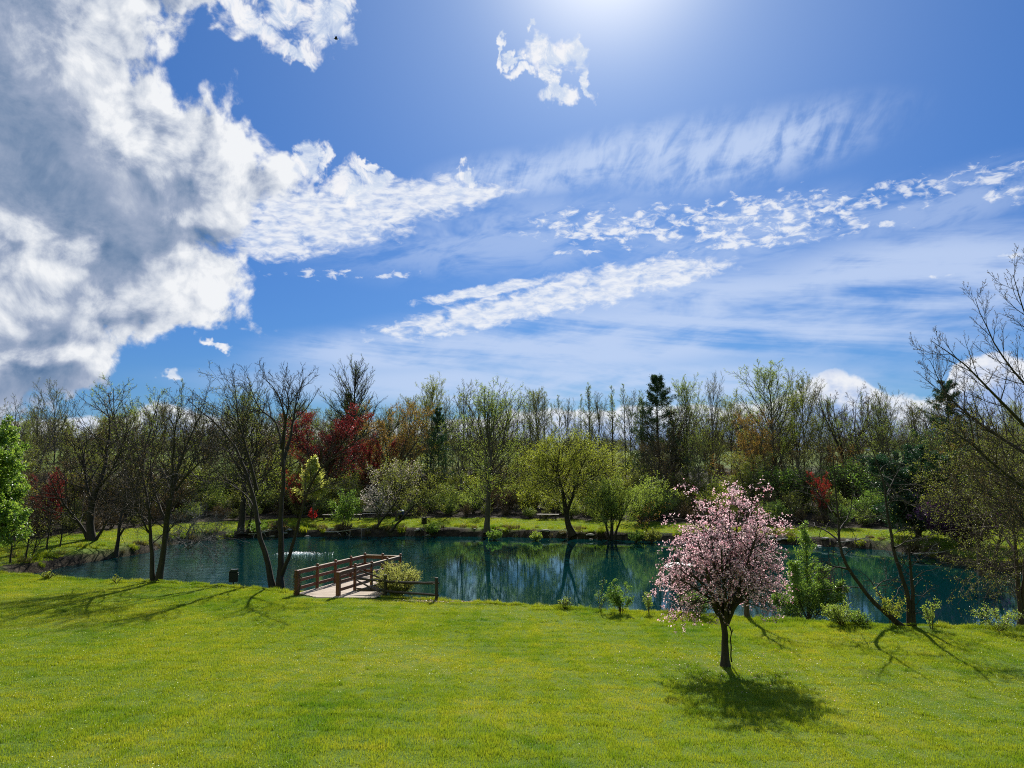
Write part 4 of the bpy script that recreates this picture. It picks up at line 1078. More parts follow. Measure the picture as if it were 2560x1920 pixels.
own_tree('bare_tree', (292, 1392), [([(288, 1392), (296, 1350), (300, 1310), (312, 1260, .5), (318, 1200, 1)], 0.14, 0.015), ([(297, 1340), (330, 1290, -.6), (345, 1240, -1)], 0.07, 0.01)],
    [dict(n=14, t=(0.3, 0.99), ang=50, L=2.4, up=0.04, wig=0.13, rmax=0.03, rmin=0.008, seg=7), dict(n=7, ratio=0.5, ang=40, wig=0.13, rmin=0.007, seg=5), dict(n=5, ratio=0.5, ang=36, wig=0.12, rmin=0.006, seg=3)],
    [dict(n=1500, size=0.05, mat=Lm['brown'], jit=0.02)], bark_dark, 305, 'short dark trunk leaning at the water right of the three legged tree')
own_tree('bare_tree', (608, 1335), [([(602, 1340), (606, 1290), (610, 1230), (612, 1160, .5), (606, 1090, 1.0), (600, 1020, 1.2)], 0.26, 0.02), ([(616, 1338), (628, 1290), (634, 1240, -.5), (645, 1190, -1)], 0.10, 0.015),
    ([(611, 1200), (640, 1130, 1), (655, 1060, 1.6)], 0.1, 0.015), ([(610, 1190), (575, 1130, -1), (560, 1070, -1.5)], 0.1, 0.015)],
    [dict(n=18, t=(0.25, 0.99), ang=50, L=4.0, up=0.05, wig=0.12, rmax=0.045, rmin=0.010, seg=7), dict(n=8, ratio=0.45, ang=40, wig=0.13, rmin=0.010, seg=5), dict(n=5, ratio=0.5, ang=36, wig=0.12, rmin=0.009, seg=3)],
    [dict(n=5000, size=0.10, mat=Lm['olive'], jit=0.04)], bark_dark, 306, 'dark thick tree on the far bank seen behind the twin stemmed bare tree')
# trees along the far bank
own_tree('tree', (1218, 1330), [([(1217, 1334), (1218, 1280), (1219, 1200), (1217, 1130), (1216, 1080), (1214, 1030)], 0.23, 0.02)],
    [dict(n=44, t=(0.20, 0.99), ang=62, angtop=26, L=4.6, shape=lambda q: np.sin(np.pi * np.clip(q * 0.8 + 0.1, 0, 1)) ** 0.6, up=0.06, wig=0.1, rmax=0.05, rmin=0.010, seg=7),
     dict(n=9, ratio=0.42, ang=38, up=0.03, rmin=0.010, seg=5), dict(n=6, ratio=0.5, ang=36, rmin=0.009, seg=3)],
    [dict(n=14000, size=0.08, mat=Lm['pale'], jit=0.05)], bark_grey, 307, 'straight grey trunked tree at the edge of the far bank in mid pond')
own_tree('willow_tree', (1425, 1345), [([(1432, 1345), (1420, 1310), (1415, 1280), (1405, 1220, .4), (1385, 1170, .8), (1365, 1130, 1)], 0.26, 0.02), ([(1416, 1285), (1435, 1230, -.5), (1455, 1170, -.9), (1475, 1130, -1.2)], 0.14, 0.02),
    ([(1412, 1250), (1395, 1180, -1.2), (1400, 1120, -1.6)], 0.11, 0.02), ([(1440, 1215, -.4), (1480, 1190, .8), (1510, 1160, 1.4)], 0.08, 0.02), ([(1405, 1220), (1360, 1195, -.8), (1330, 1180, -1.2)], 0.08, 0.02)],
    [dict(n=22, t=(0.2, 0.99), ang=52, L=2.9, shape=lambda q: 1.1 - 0.4 * q, up=0.02, wig=0.12, rmax=0.035, rmin=0.010, seg=7), dict(n=9, ratio=0.5, ang=40, up=-0.02, rmin=0.009, seg=5), dict(n=5, ratio=0.5, ang=38, up=-0.06, rmin=0.008, seg=3)],
    [dict(n=30000, size=0.09, asp=0.35, mat=Lm['yellow'], jit=0.09, lv=(-1, -2))], bark_dark, 308, 'rounded yellow green willow leaning at the far water line')
own_tree('shrub_tree', (1530, 1350), [([(1524, 1352), (1516, 1310), (1508, 1270), (1500, 1235)], 0.10, 0.012), ([(1528, 1352), (1528, 1300), (1530, 1255), (1525, 1220)], 0.10, 0.012), ([(1534, 1352), (1546, 1310), (1562, 1275), (1580, 1245)], 0.11, 0.012),
    ([(1532, 1350), (1536, 1300, .8), (1550, 1250, 1.2)], 0.07, 0.012), ([(1526, 1350), (1512, 1300, -.8), (1490, 1265, -1.2)], 0.07, 0.012)],
    [dict(n=16, t=(0.25, 0.99), ang=42, L=1.9, shape=lambda q: 1.1 - 0.4 * q, up=0.07, wig=0.1, rmax=0.025, rmin=0.009, seg=6), dict(n=8, ratio=0.5, ang=36, up=0.05, rmin=0.009, seg=5), dict(n=5, ratio=0.5, ang=36, rmin=0.008, seg=3)],
    [dict(n=21000, size=0.085, asp=0.4, mat=Lm['pale'], jit=0.06)], bark_dark, 309, 'many stemmed grey green tree at the far water line right of the rounded willow')
own_tree('bare_sapling', (1615, 1350), [([(1612, 1352), (1618, 1320), (1632, 1290), (1640, 1272)], 0.05, 0.01), ([(1611, 1352), (1606, 1320), (1600, 1300)], 0.03, 0.01)],
    [dict(n=8, t=(0.3, 0.99), ang=40, L=1.0, up=0.07, rmin=0.009, seg=5), dict(n=5, ratio=0.5, ang=36, rmin=0.009, seg=3)], [dict(n=400, size=0.07, mat=Lm['rust'], jit=0.03)], bark_dark, 310, 'slanting bare sapling right of the many stemmed tree on the far bank', 'sapling', tl=1)
# leaning dark stems over the far water by the benches
for k, (b0, b1, sd0, lab) in enumerate((((938, 1322), (958, 1294), 311, 'left of two slanting dark trunks in front of the far benches'), ((975, 1330), (1035, 1266), 312, 'longer slanting trunk right of the far benches, rising to the right'))):
    own_tree('leaning_tree', b0, [([b0, ((b0[0] + b1[0]) / 2 - 2, (b0[1] + b1[1]) / 2 + 2), b1, (b1[0] + 30, b1[1] - (40 if k == 0 else 14)), (b1[0] + 48, b1[1] - (90 if k == 0 else 40))], 0.10, 0.02)],
        [dict(n=16, t=(0.4, 0.99), ang=55, L=2.4, up=0.08, rmax=0.03, rmin=0.010, seg=6), dict(n=8, ratio=0.5, ang=36, rmin=0.010, seg=4), dict(n=5, ratio=0.5, ang=36, rmin=0.009, seg=3)],
        [dict(n=2600, size=0.09, mat=Lm['olive'], jit=0.08)], bark_dark, sd0, lab)
own_tree('magnolia_tree', (946, 1312), [([(946, 1316), (945, 1290), (938, 1262), (925, 1235)], 0.07, 0.012), ([(946, 1300), (952, 1265), (948, 1232, .5)], 0.05, 0.012), ([(944, 1290), (928, 1262, .6), (918, 1240, .9)], 0.04, 0.012), ([(946, 1290), (962, 1262, -.6), (965, 1242, -.9)], 0.04, 0.012)],
    [dict(n=14, t=(0.25, 0.99), ang=44, L=0.95, up=0.05, rmin=0.010, seg=5), dict(n=7, ratio=0.5, ang=36, rmin=0.009, seg=4)],
    [dict(n=1100, size=0.14, asp=0.5, mat=Lm['white'], jit=0.06)], bark_grey, 313, 'small cream blossoming tree above the slatted park bench')
own_tree('magnolia_tree', (1000, 1302), [([(990, 1302), (995, 1260), (1000, 1220), (990, 1180)], 0.09, 0.012), ([(994, 1270), (1015, 1220, .6), (1025, 1180, .9)], 0.06, 0.012), ([(994, 1270), (965, 1220, -.6), (955, 1190, -.9)], 0.06, 0.012)],
    [dict(n=18, t=(0.35, 0.99), ang=48, L=1.5, up=0.02, rmin=0.010, seg=5), dict(n=8, ratio=0.5, ang=36, rmin=0.009, seg=4), dict(n=4, ratio=0.5, ang=36, rmin=0.009, seg=3)],
    [dict(n=2600, size=0.11, asp=0.5, mat=Lm['white'], jit=0.07), dict(n=3400, size=0.12, mat=Lm['olive'], jit=0.1)], bark_grey, 314, 'taller blossoming tree with pinkish cream flowers below the rust leaved tree')
own_tree('young_tree', (784, 1302), [([(784, 1304), (784, 1270), (786, 1230), (790, 1150)], 0.07, 0.012)],
    [dict(n=40, t=(0.30, 0.99), ang=58, angtop=22, L=1.9, shape=lambda q: 1.05 - 0.85 * q, up=0.06, rmin=0.010, seg=5), dict(n=7, ratio=0.45, ang=38, rmin=0.009, seg=4)],
    [dict(n=8500, size=0.15, asp=0.6, mat=Lm['cream'], jit=0.08, lv=(-1, -2))], bark_pale, 315, 'young lime leaved pyramid shaped tree with a white staked trunk')
own_tree('young_tree', (866, 1318), [([(864, 1320), (862, 1285), (866, 1240)], 0.04, 0.01), ([(868, 1320), (874, 1290), (880, 1268)], 0.03, 0.01), ([(861, 1320), (852, 1290), (850, 1265)], 0.03, 0.01)],
    [dict(n=16, t=(0.25, 0.99), ang=46, L=1.0, up=0.05, rmin=0.009, seg=5), dict(n=6, ratio=0.5, ang=38, rmin=0.009, seg=3)],
    [dict(n=3000, size=0.12, asp=0.6, mat=Lm['green'], jit=0.08)], bark_grey, 316, 'small green leafed sapling clump on the far bank left of the slatted bench')
own_tree('red_sapling', (779, 1302), [([(779, 1304), (780, 1290), (778, 1280)], 0.02, 0.008), ([(779, 1304), (784, 1292), (785, 1284)], 0.02, 0.008)],
    [dict(n=8, t=(0.2, 0.99), ang=40, L=0.4, rmin=0.008, seg=4)], [dict(n=260, size=0.13, asp=0.6, mat=Lm['scarlet'], jit=0.05)], bark_dark, 317, 'tiny scarlet leaved plant on the far lawn under the lime leaved tree', 'plant', tl=1)
place('shrub_pale', 0, 1600, 61.5, None, 'rounded white green blossoming bush beside the many stemmed tree on the far bank', 'bush', None, 'bush', 1.0, tn='stems', cn='foliage', h=3.3)
place('shrub_pale', 0, 1640, 64.5, None, 'second pale bush, half behind the left side of the pink cherry', 'bush', None, 'bush', 1.1, tn='stems', cn='foliage', h=3.6)
place('shrub_purple', 0, 2405, 47, None, 'dark purple blossoming bush right of the spreading evergreen', 'bush', None, 'bush', 1.35, tn='stems', cn='foliage', h=3.4) if 'shrub_purple' in ARCH else None

# bright maple cut by the left edge
own_tree('maple_tree', (-52, 1404, 38), [([(-55, 1410), (-52, 1300), (-50, 1200), (-48, 1080)], 0.2, 0.03), ([(-52, 1300), (-20, 1220, -.8), (10, 1150, -1.2)], 0.1, 0.02), ([(-52, 1310), (-5, 1270, .6), (35, 1215, 1.0)], 0.09, 0.02), ([(-52, 1320), (-10, 1320, -.6), (30, 1290, -1.0)], 0.08, 0.02), ([(-52, 1270), (-90, 1200), (-120, 1130)], 0.1, 0.02),
     ([(-50, 1250), (-10, 1180, 1.2), (20, 1110, 1.8)], 0.08, 0.02), ([(-50, 1210), (-30, 1140, -1.6), (-10, 1090, -2.2)], 0.08, 0.02)],
    [dict(n=22, t=(0.25, 0.99), ang=52, L=1.25, shape=lambda q: 1.1 - 0.4 * q, up=0.02, rmax=0.03, rmin=0.008, seg=6), dict(n=9, ratio=0.5, ang=40, rmin=0.008, seg=4), dict(n=4, ratio=0.5, ang=40, rmin=0.007, seg=3)],
    [dict(n=34000, size=0.115, asp=0.75, mat=Lm['green'], jit=0.06, lv=(-1, -2), droop=0.3), dict(n=9000, size=0.11, asp=0.75, mat=Lm['pale'], jit=0.08, lv=(-1, -2), droop=0.3)], bark_dark, 320, 'bright fresh green maple cut off by the left edge of the photo')
# saplings of the left bank
for k, (b0, tip, sd0, lab) in enumerate((((25, 1408), (30, 1285), 330, 'leftmost bare sapling on the left bank, under the bright green maple'), ((64, 1398), (75, 1285), 331, 'thicker bare sapling second from the left on the left bank'), ((80, 1395), (95, 1330), 332, 'short bare sapling beside the thicker one on the left bank'),
        ((115, 1375), (128, 1262), 333, 'forked bare sapling in the middle of the left bank'), ((150, 1368), (160, 1290), 334, 'rightmost bare sapling on the left bank, before the three legged tree'))):
    m_ = ((b0[0] + tip[0]) / 2 + 2, (b0[1] + tip[1]) / 2)
    own_tree('bare_sapling', b0, [([b0, m_, tip], 0.055, 0.008)], [dict(n=18, t=(0.2, 0.99), ang=48, L=1.25, shape=lambda q: 1.1 - 0.5 * q, up=0.07, rmax=0.016, rmin=0.007, seg=6), dict(n=6, ratio=0.45, ang=36, rmin=0.006, seg=4)],
        [dict(n=260, size=0.06, mat=Lm['olive'], jit=0.02)], bark_dark, sd0, lab, 'sapling', tl=1, group='bare saplings of the left bank')

# right side: leaning tree, standing stem and the big limbs entering from the right
own_tree('leaning_tree', (2252, 1566), [
    ([(2258, 1568), (2200, 1518), (2150, 1460), (2112, 1405), (2097, 1360), (2096, 1300), (2090, 1235), (2085, 1170), (2080, 1110)], 0.085, 0.010),
    ([(2092, 1290), (2060, 1250, -.4), (2030, 1210, -.8), (2006, 1172, -1)], 0.035, 0.008),
    ([(2096, 1350), (2060, 1325, .6), (2020, 1310, 1.1), (1975, 1284, 1.6)], 0.03, 0.008),
    ([(2125, 1425), (2085, 1418, -.4), (2050, 1400, -.8)], 0.035, 0.007),
    ([(2210, 1500), (2190, 1470, .5), (2215, 1448, .9), (2245, 1452, 1.2)], 0.03, 0.007),
    ([(2096, 1330), (2120, 1290, .8), (2130, 1230, 1.2)], 0.03, 0.007)],
    [dict(n=9, t=(0.25, 0.99), ang=55, L=1.15, shape=lambda q: 1.1 - 0.5 * q, up=0.0, wig=0.2, rmax=0.018, rmin=0.006, seg=8), dict(n=5, ratio=0.5, ang=44, wig=0.18, rmin=0.005, seg=5), dict(n=3, ratio=0.5, ang=40, wig=0.15, rmin=0.0045, seg=4)],
    [dict(n=260, size=0.045, mat=Lm['olive'], jit=0.02)], bark_dark, 340, 'bare tree bowed far left over the water and then rising straight at the right')
own_tree('dead_tree', (2274, 1568), [
    ([(2276, 1568), (2272, 1520), (2266, 1470), (2252, 1430), (2238, 1380), (2231, 1330), (2221, 1262), (2214, 1200), (2190, 1125), (2168, 1080)], 0.085, 0.010),
    ([(2284, 1568), (2285, 1500), (2282, 1430), (2278, 1385)], 0.085, 0.03),
    ([(2216, 1210), (2245, 1240, -.5), (2275, 1262, -.9), (2320, 1252, -1.2)], 0.03, 0.008),
    ([(2218, 1235), (2240, 1190, .5), (2262, 1165, .8)], 0.03, 0.008),
    ([(2236, 1370), (2280, 1350, .6), (2330, 1345, 1.1)], 0.03, 0.007)],
    [dict(n=13, t=(0.12, 0.99), ang=68, L=1.25, shape=lambda q: 1.1 - 0.5 * q, up=-0.01, wig=0.2, rmax=0.016, rmin=0.006, seg=8), dict(n=5, ratio=0.5, ang=48, wig=0.18, rmin=0.005, seg=5), dict(n=3, ratio=0.5, ang=40, wig=0.15, rmin=0.0045, seg=4)],
    [dict(n=300, size=0.05, mat=Lm['olive'], jit=0.02)], bark_dark, 341, 'upright half dead stem with a broken fork, next to the bowed tree')
own_tree('bare_tree', (2750, 1590, 22.5), [
    ([(2750, 1590), (2735, 1450), (2700, 1300), (2640, 1180), (2560, 1075, -.5), (2480, 985, -1.2), (2400, 900, -1.8), (2330, 850, -2.2)], 0.13, 0.007),
    ([(2745, 1400), (2720, 1220), (2660, 1080, .4), (2590, 985, .6), (2520, 905, .8), (2475, 830, 1.0), (2440, 745, 1.2)], 0.09, 0.007),
    ([(2740, 1350), (2720, 1150, -.8), (2660, 960, -1.3), (2600, 860, -1.6), (2550, 770, -1.8), (2520, 690, -2.0)], 0.09, 0.007),
    ([(2740, 1300), (2730, 1050, .8), (2690, 880, 1.2), (2640, 760, 1.5), (2590, 660, 1.8)], 0.09, 0.007),
    ([(2640, 1180), (2540, 1120, .8), (2450, 1060, 1.4), (2370, 990, 1.8), (2325, 900, 2.0)], 0.07, 0.007),
    ([(2690, 1290), (2590, 1240, -1), (2490, 1160, -1.6), (2410, 1090, -2.0), (2330, 1040, -2.2)], 0.07, 0.007),
    ([(2730, 1450), (2640, 1380, 1.2), (2560, 1300, 1.8), (2480, 1240, 2.2), (2400, 1200, 2.4)], 0.06, 0.007)],
    [dict(n=26, t=(0.2, 0.99), ang=38, L=1.9, shape=lambda q: 1.05 - 0.6 * q, up=0.09, wig=0.07, rmax=0.018, rmin=0.005, seg=8),
     dict(n=8, ratio=0.5, ang=30, up=0.06, wig=0.08, rmin=0.0042, seg=5), dict(n=4, ratio=0.45, ang=32, up=0.05, wig=0.08, rmin=0.0035, seg=3)],
    [dict(n=14000, size=0.026, asp=0.6, mat=Lm['brown'], jit=0.006, clus=1)], bark_dark, 342, 'big bare tree whose upswept limbs enter from beyond the right edge')
own_tree('bare_tree', (2548, 1570), [
    ([(2550, 1570), (2546, 1480), (2540, 1380), (2530, 1290), (2515, 1200), (2500, 1110)], 0.10, 0.01),
    ([(2556, 1570), (2562, 1450), (2570, 1300), (2565, 1150)], 0.10, 0.01),
    ([(2540, 1380), (2500, 1320, 1.2), (2470, 1250, 1.8), (2450, 1170, 2.2)], 0.05, 0.008),
    ([(2545, 1450), (2500, 1420, -.6), (2460, 1400, -1.0), (2430, 1410, -1.3)], 0.035, 0.007)],
    [dict(n=26, t=(0.12, 0.99), ang=64, L=1.9, shape=lambda q: 1.05 - 0.35 * q, up=-0.015, wig=0.15, rmax=0.016, rmin=0.005, seg=8),
     dict(n=9, ratio=0.5, ang=44, wig=0.15, rmin=0.0045, seg=5), dict(n=5, ratio=0.5, ang=40, wig=0.15, rmin=0.004, seg=3)],
    [dict(n=9000, size=0.04, asp=0.6, mat=Lm['olive'], jit=0.02)], bark_warm, 343, 'tangled twiggy tree with small olive buds standing at the right edge of the lawn')
own_tree('bare_tree', (2450, 1440, 40), [([(2455, 1440), (2450, 1330), (2440, 1220), (2430, 1120), (2420, 1040)], 0.14, 0.02), ([(2452, 1350), (2480, 1250, .8), (2490, 1150, 1.2)], 0.1, 0.02), ([(2480, 1440), (2500, 1330, -.8), (2520, 1200, -1.2), (2530, 1100, -1.4)], 0.1, 0.02), ([(2450, 1330), (2400, 1250, -.8), (2370, 1190, -1.2)], 0.08, 0.02)],
    [dict(n=26, t=(0.2, 0.99), ang=56, L=2.6, up=0.02, wig=0.13, rmax=0.03, rmin=0.008, seg=7), dict(n=9, ratio=0.5, ang=42, wig=0.15, rmin=0.0075, seg=5), dict(n=5, ratio=0.5, ang=40, wig=0.15, rmin=0.007, seg=3)],
    [dict(n=16000, size=0.07, mat=Lm['olive'], jit=0.04)], bark_warm, 344, 'olive hazed bare tree on the right bank behind the twiggy edge tree')
# small bare tree behind the cherry, its upper part lost in the blossom
own_tree('bare_tree', (1869, 1546), [([(1869, 1548), (1866, 1490), (1872, 1430), (1862, 1370), (1870, 1310), (1864, 1260)], 0.095, 0.02), ([(1870, 1440), (1895, 1390, -.3), (1905, 1330, -.5)], 0.04, 0.012)],
    [dict(n=12, t=(0.45, 0.99), ang=46, L=0.9, up=0.06, rmax=0.02, rmin=0.006, seg=6), dict(n=5, ratio=0.5, ang=36, rmin=0.005, seg=4)], [dict(n=200, size=0.04, mat=Lm['olive'], jit=0.02)], bark_warm, 345, 'brown trunk at the water line directly behind the pink cherry')

# ------------------------------------------------------------------ the pink weeping cherry
cb = ground_at(1816, 1668); cb = (cb[0], cb[1], cb[2])
CY = cb[1]
limbs = [([(1814, 1672), (1813, 1620), (1812, 1570), (1806, 1545), (1790, 1520, -.2), (1780, 1470, -.4), (1762, 1410, -.6), (1745, 1350, -.8)], 0.105, 0.014)]
for a, (x1, y1, x2, y2, dy) in enumerate(((1800, 1460, 1790, 1290, .3), (1812, 1470, 1822, 1270, -.3), (1826, 1470, 1850, 1290, .5), (1838, 1490, 1890, 1330, -.4), (1846, 1500, 1905, 1400, .2), (1790, 1500, 1720, 1420, .5), (1830, 1500, 1870, 1360, .9), (1804, 1500, 1760, 1330, .9), (1815, 1480, 1800, 1350, -.9), (1845, 1510, 1915, 1450, -.6), (1780, 1500, 1690, 1440, .1), (1785, 1490, 1690, 1395, -.4), (1800, 1470, 1770, 1235, -.1), (1850, 1470, 1905, 1290, .2), (1815, 1450, 1862, 1225, .2))):
    limbs.append(([(1815, 1560), (1816 + (x1 - 1816) * .5, 1525, dy * .2), (x1, y1, dy * .5), ((x1 + x2) / 2, (y1 + y2) / 2, dy * .9), (x2, y2, dy * 1.4)], 0.055, 0.012))
ch, chl = own_tree('cherry_tree', (1816, 1668), limbs,
    [dict(n=13, t=(0.30, 0.99), ang=58, angtop=46, L=1.15, shape=lambda q: 1.05 - 0.35 * q, up=0.0, upc=-0.16, wig=0.10, rmax=0.016, rmin=0.004, seg=9),
     dict(n=9, ratio=0.55, ang=46, upc=-0.34, wig=0.10, rmin=0.003, seg=7), dict(n=4, ratio=0.5, ang=40, upc=-0.40, wig=0.10, rmin=0.0025, seg=4)],
    [dict(n=20000, size=0.042, asp=0.85, mat=Lm['pink'], jit=0.02, lv=(-1, -2), clus=3, tmin=0.1), dict(n=3000, size=0.032, asp=0.7, mat=Lm['rose'], jit=0.02, lv=(-1, -2), clus=2, tmin=0.1)], bark_dark, 350, 'pink blossoming weeping cherry standing alone on the near lawn', flare=0.5)
mb = MB()
pz = [Vector(pp(x, y, CY - 0.02)) - Vector(ch.location) for x, y in ((1829, 1655), (1827, 1640), (1828, 1618), (1826, 1596), (1829, 1582), (1824, 1566))]
mb.tube(pz, [0.022, 0.016, 0.017, 0.015, 0.013, 0.02], 7); mb.tube([pz[4], pz[4] + Vector((0.03, 0, 0.05)), pz[4] + Vector((0.035, 0, 0.10))], [0.012, 0.01, 0.006], 6)
mb.build('branch_stub', bark_dark, ch, True)

# leafy young tree right of the cherry and the small growth along the brow
own_tree('young_tree', (2022, 1552), [([(2022, 1554), (2018, 1480), (2020, 1410), (2014, 1318)], 0.06, 0.01), ([(2022, 1530), (2045, 1480, .3), (2060, 1430, .4)], 0.03, 0.008), ([(2020, 1530), (1990, 1480, -.3), (1985, 1420, -.4)], 0.03, 0.008), ([(2025, 1540), (2060, 1512, -.2), (2102, 1470, -.3)], 0.025, 0.007), ([(2018, 1540), (1975, 1520, .2), (1945, 1500, .3)], 0.025, 0.007)],
    [dict(n=34, t=(0.06, 0.99), ang=58, angtop=28, L=1.05, shape=lambda q: 1.05 - 0.75 * q, up=0.06, rmax=0.012, rmin=0.004, seg=6), dict(n=7, ratio=0.45, ang=38, rmin=0.0035, seg=4)],
    [dict(n=21000, size=0.066, asp=0.55, mat=Lm['green'], jit=0.05, lv=(-1, -2), clus=2), dict(n=6000, size=0.055, asp=0.6, mat=Lm['pale'], jit=0.035, lv=(-1,))], bark_grey, 351, 'dense green leafy young tree right of the pink cherry')
def brow_plant(px, py, h, n, seed, label, mat='green', spread=0.6, size=0.06, leafn=600, name='shrub', wl_=1.0, cat='shrub', group=None):
    b = ground_at(px, py + 5); h *= 1.25; n = int(n * 1.5); leafn = int(leafn * 1.8); st = bushstems(h, n, seed, spread, 0.012)
    lv = grow(st, [dict(n=7, t=(0.25, 0.98), ang=42, ratio=0.42, up=0.03, wig=0.15, rmin=0.0035, seg=5), dict(n=4, ratio=0.45, ang=40, wig=0.15, rmin=0.003, seg=3)], seed, 0.0)
    t_, c_, H = two_meshes(lv, [dict(n=leafn, size=size, asp=0.55, mat=Lm[mat], jit=0.03, lv=(-1, -2), clus=2)], bark_warm, seed, 1, (5, 3, 3))
    o = empty(name, b, 0, (wl_, wl_, 1)); link('stems', t_, o); link('foliage', c_, o); return tag(o, label, cat, group)
brow_plant(1553, 1527, 0.95, 7, 401, 'airy green leafed shrub on the brow left of the cherry', 'green', 0.45, 0.055, 1500)
brow_plant(1500, 1524, 1.05, 2, 402, 'thin arching stem with few leaves at the left of the airy shrub', 'green', 0.3, 0.05, 130, 'sapling', cat='sapling')
brow_plant(1622, 1532, 0.85, 2, 403, 'feathery upright weed between the airy shrub and the cherry', 'pale', 0.12, 0.04, 420, 'weed', cat='plant')
brow_plant(1412, 1518, 0.35, 8, 404, 'tiny light green weed alone on the brow in front of open water', 'pale', 0.7, 0.04, 260, 'weed', cat='plant')
brow_plant(1745, 1538, 0.8, 12, 405, 'low green bush behind the left side of the cherry', 'green', 0.7, 0.05, 1300)
brow_plant(2105, 1560, 0.6, 12, 406, 'low leafy bush between the green young tree and the bowed trunk', 'pale', 0.8, 0.05, 1500)
brow_plant(2145, 1560, 0.4, 12, 407, 'small mound of weeds at the foot of the low leafy bush', 'green', 0.9, 0.045, 900)
brow_plant(2232, 1562, 1.15, 4, 408, 'yellow green sprays growing against the broken fork stem', 'yellow', 0.35, 0.06, 420)
brow_plant(2330, 1568, 0.85, 3, 409, 'short leafy sapling right of the broken fork stem', 'pale', 0.3, 0.055, 330, 'sapling', cat='sapling')
brow_plant(2500, 1574, 0.8, 7, 410, 'leafy arching sprays at the foot of the twiggy edge tree', 'pale', 0.9, 0.05, 700)
brow_plant(120, 1444, 0.3, 9, 411, 'tuft of pale weeds on the brow at the far left water end', 'yellow', 0.8, 0.05, 200, 'weed', cat='plant')
brow_plant(290, 1454, 0.35, 4, 412, 'wispy grass stalks on the brow left of the twin trunk bare tree', 'yellow', 0.6, 0.04, 100, 'weed', cat='plant')
for k, (px, py, c, h_) in enumerate(((1080, 1332, 'green', .7), (1235, 1345, 'green', .6), (1340, 1347, 'pale', .5), (1590, 1352, 'green', .7), (640, 1335, 'green', .9), (1630, 1353, 'olive', .8), (700, 1330, 'brown', .9), (860, 1328, 'brown', .7))):
    brow_plant(px, py, h_, 14, 430 + k, ['leafy clump left of the straight grey trunk at the far water line', 'bright clump right of the straight grey trunk at the far water line', 'light spray between the grey trunk and the willow at the far water line', 'green clump under the right half of the many stemmed tree',
        'reed like green clump behind the twin stemmed bare tree', 'olive clump at the far water line near the cherry', 'brown scrub on the far bank under the bright red small tree', 'brown scrub at the foot of the green sapling clump'][k], c, 0.8, 0.10, 700)

# dock bush
fb = ground_at(985, 1494)
st = bushstems(1.6, 110, 420, 0.60, 0.010)
lv = grow(st, [dict(n=12, t=(0.25, 0.99), ang=34, ratio=0.34, up=0.05, wig=0.12, rmin=0.003, seg=5), dict(n=4, ratio=0.45, ang=34, rmin=0.003, seg=3)], 421, 0.0)
t_, c_, H = two_meshes(lv, [dict(n=22000, size=0.045, asp=0.3, mat=Lm['cream'], jit=0.02, lv=(-1,))], bark_warm, 421, 1, (5, 3, 3))
o = empty('bush', Vector((fb[0], np.interp(fb[0], NEAR[:, 0], NEAR[:, 1]) + 0.75, 0.42))); link('stems', t_, o); link('foliage', c_, o); tag(o, 'rounded feathery yellow green bush behind the split rail fence', 'bush')
# ================================================================== dock, fence and park furniture
def wood_mat(name, c0, c1, rough=0.7, vs=(1.5, 14, 14)):
    m, t = new_mat(name); f = noise_node(t, 3.0, 6, 0.7, vscale=vs); f2 = noise_node(t, 1.3, 2)
    col = ramp_node(t, mathn(t, 'ADD', mathn(t, 'MULTIPLY', f, 0.65), mathn(t, 'MULTIPLY', f2, 0.35)), [(0.3, c0), (0.68, c1)])
    b = N(t, 'ShaderNodeBsdfPrincipled'); t.links.new(col, b.inputs['Base Color']); b.inputs['Roughness'].default_value = rough
    bp = N(t, 'ShaderNodeBump'); bp.inputs['Strength'].default_value = 0.4; bp.inputs['Distance'].default_value = 0.01; t.links.new(f, bp.inputs['Height']); t.links.new(bp.outputs[0], b.inputs['Normal'])
    out(t, b.outputs[0]); return m
stain = wood_mat('stained_wood', (0.10, 0.030, 0.014), (0.22, 0.075, 0.035), 0.6)
deckw = wood_mat('weathered_deck', (0.26, 0.19, 0.13), (0.48, 0.38, 0.29), 0.75)
oldw = wood_mat('old_rail_wood', (0.028, 0.020, 0.015), (0.085, 0.062, 0.046), 0.8)
benchw = wood_mat('grey_bench_wood', (0.33, 0.27, 0.22), (0.55, 0.48, 0.42), 0.75)
def paint(name, c, rough=0.45, metal=0.0):
    m, t = new_mat(name); f = noise_node(t, 12.0, 4, 0.6)
    col = ramp_node(t, f, [(0.3, tuple(v * 0.8 for v in c)), (0.7, tuple(min(1, v * 1.15) for v in c))])
    b = N(t, 'ShaderNodeBsdfPrincipled'); t.links.new(col, b.inputs['Base Color']); b.inputs['Roughness'].default_value = rough; b.inputs['Metallic'].default_value = metal
    out(t, b.outputs[0]); return m
black = paint('black_paint', (0.012, 0.013, 0.015), 0.38); darkgreen = paint('dark_lid', (0.015, 0.03, 0.03), 0.3); pale_p = paint('pale_cap', (0.6, 0.6, 0.58), 0.5)

DZ = 0.79; RT = 0.85
dock = empty('dock', (-6.8, 30.4, 0)); tag(dock, 'reddish brown railed wooden dock reaching from the lawn over the pond', 'dock')
def dl(x, y, z=0): return Vector((x - dock.location[0], y - dock.location[1], z - dock.location[2]))
NL, FL, FR, NR = (-8.40, 30.62), (-6.62, 35.2), (-4.98, 34.9), (-6.70, 30.25)
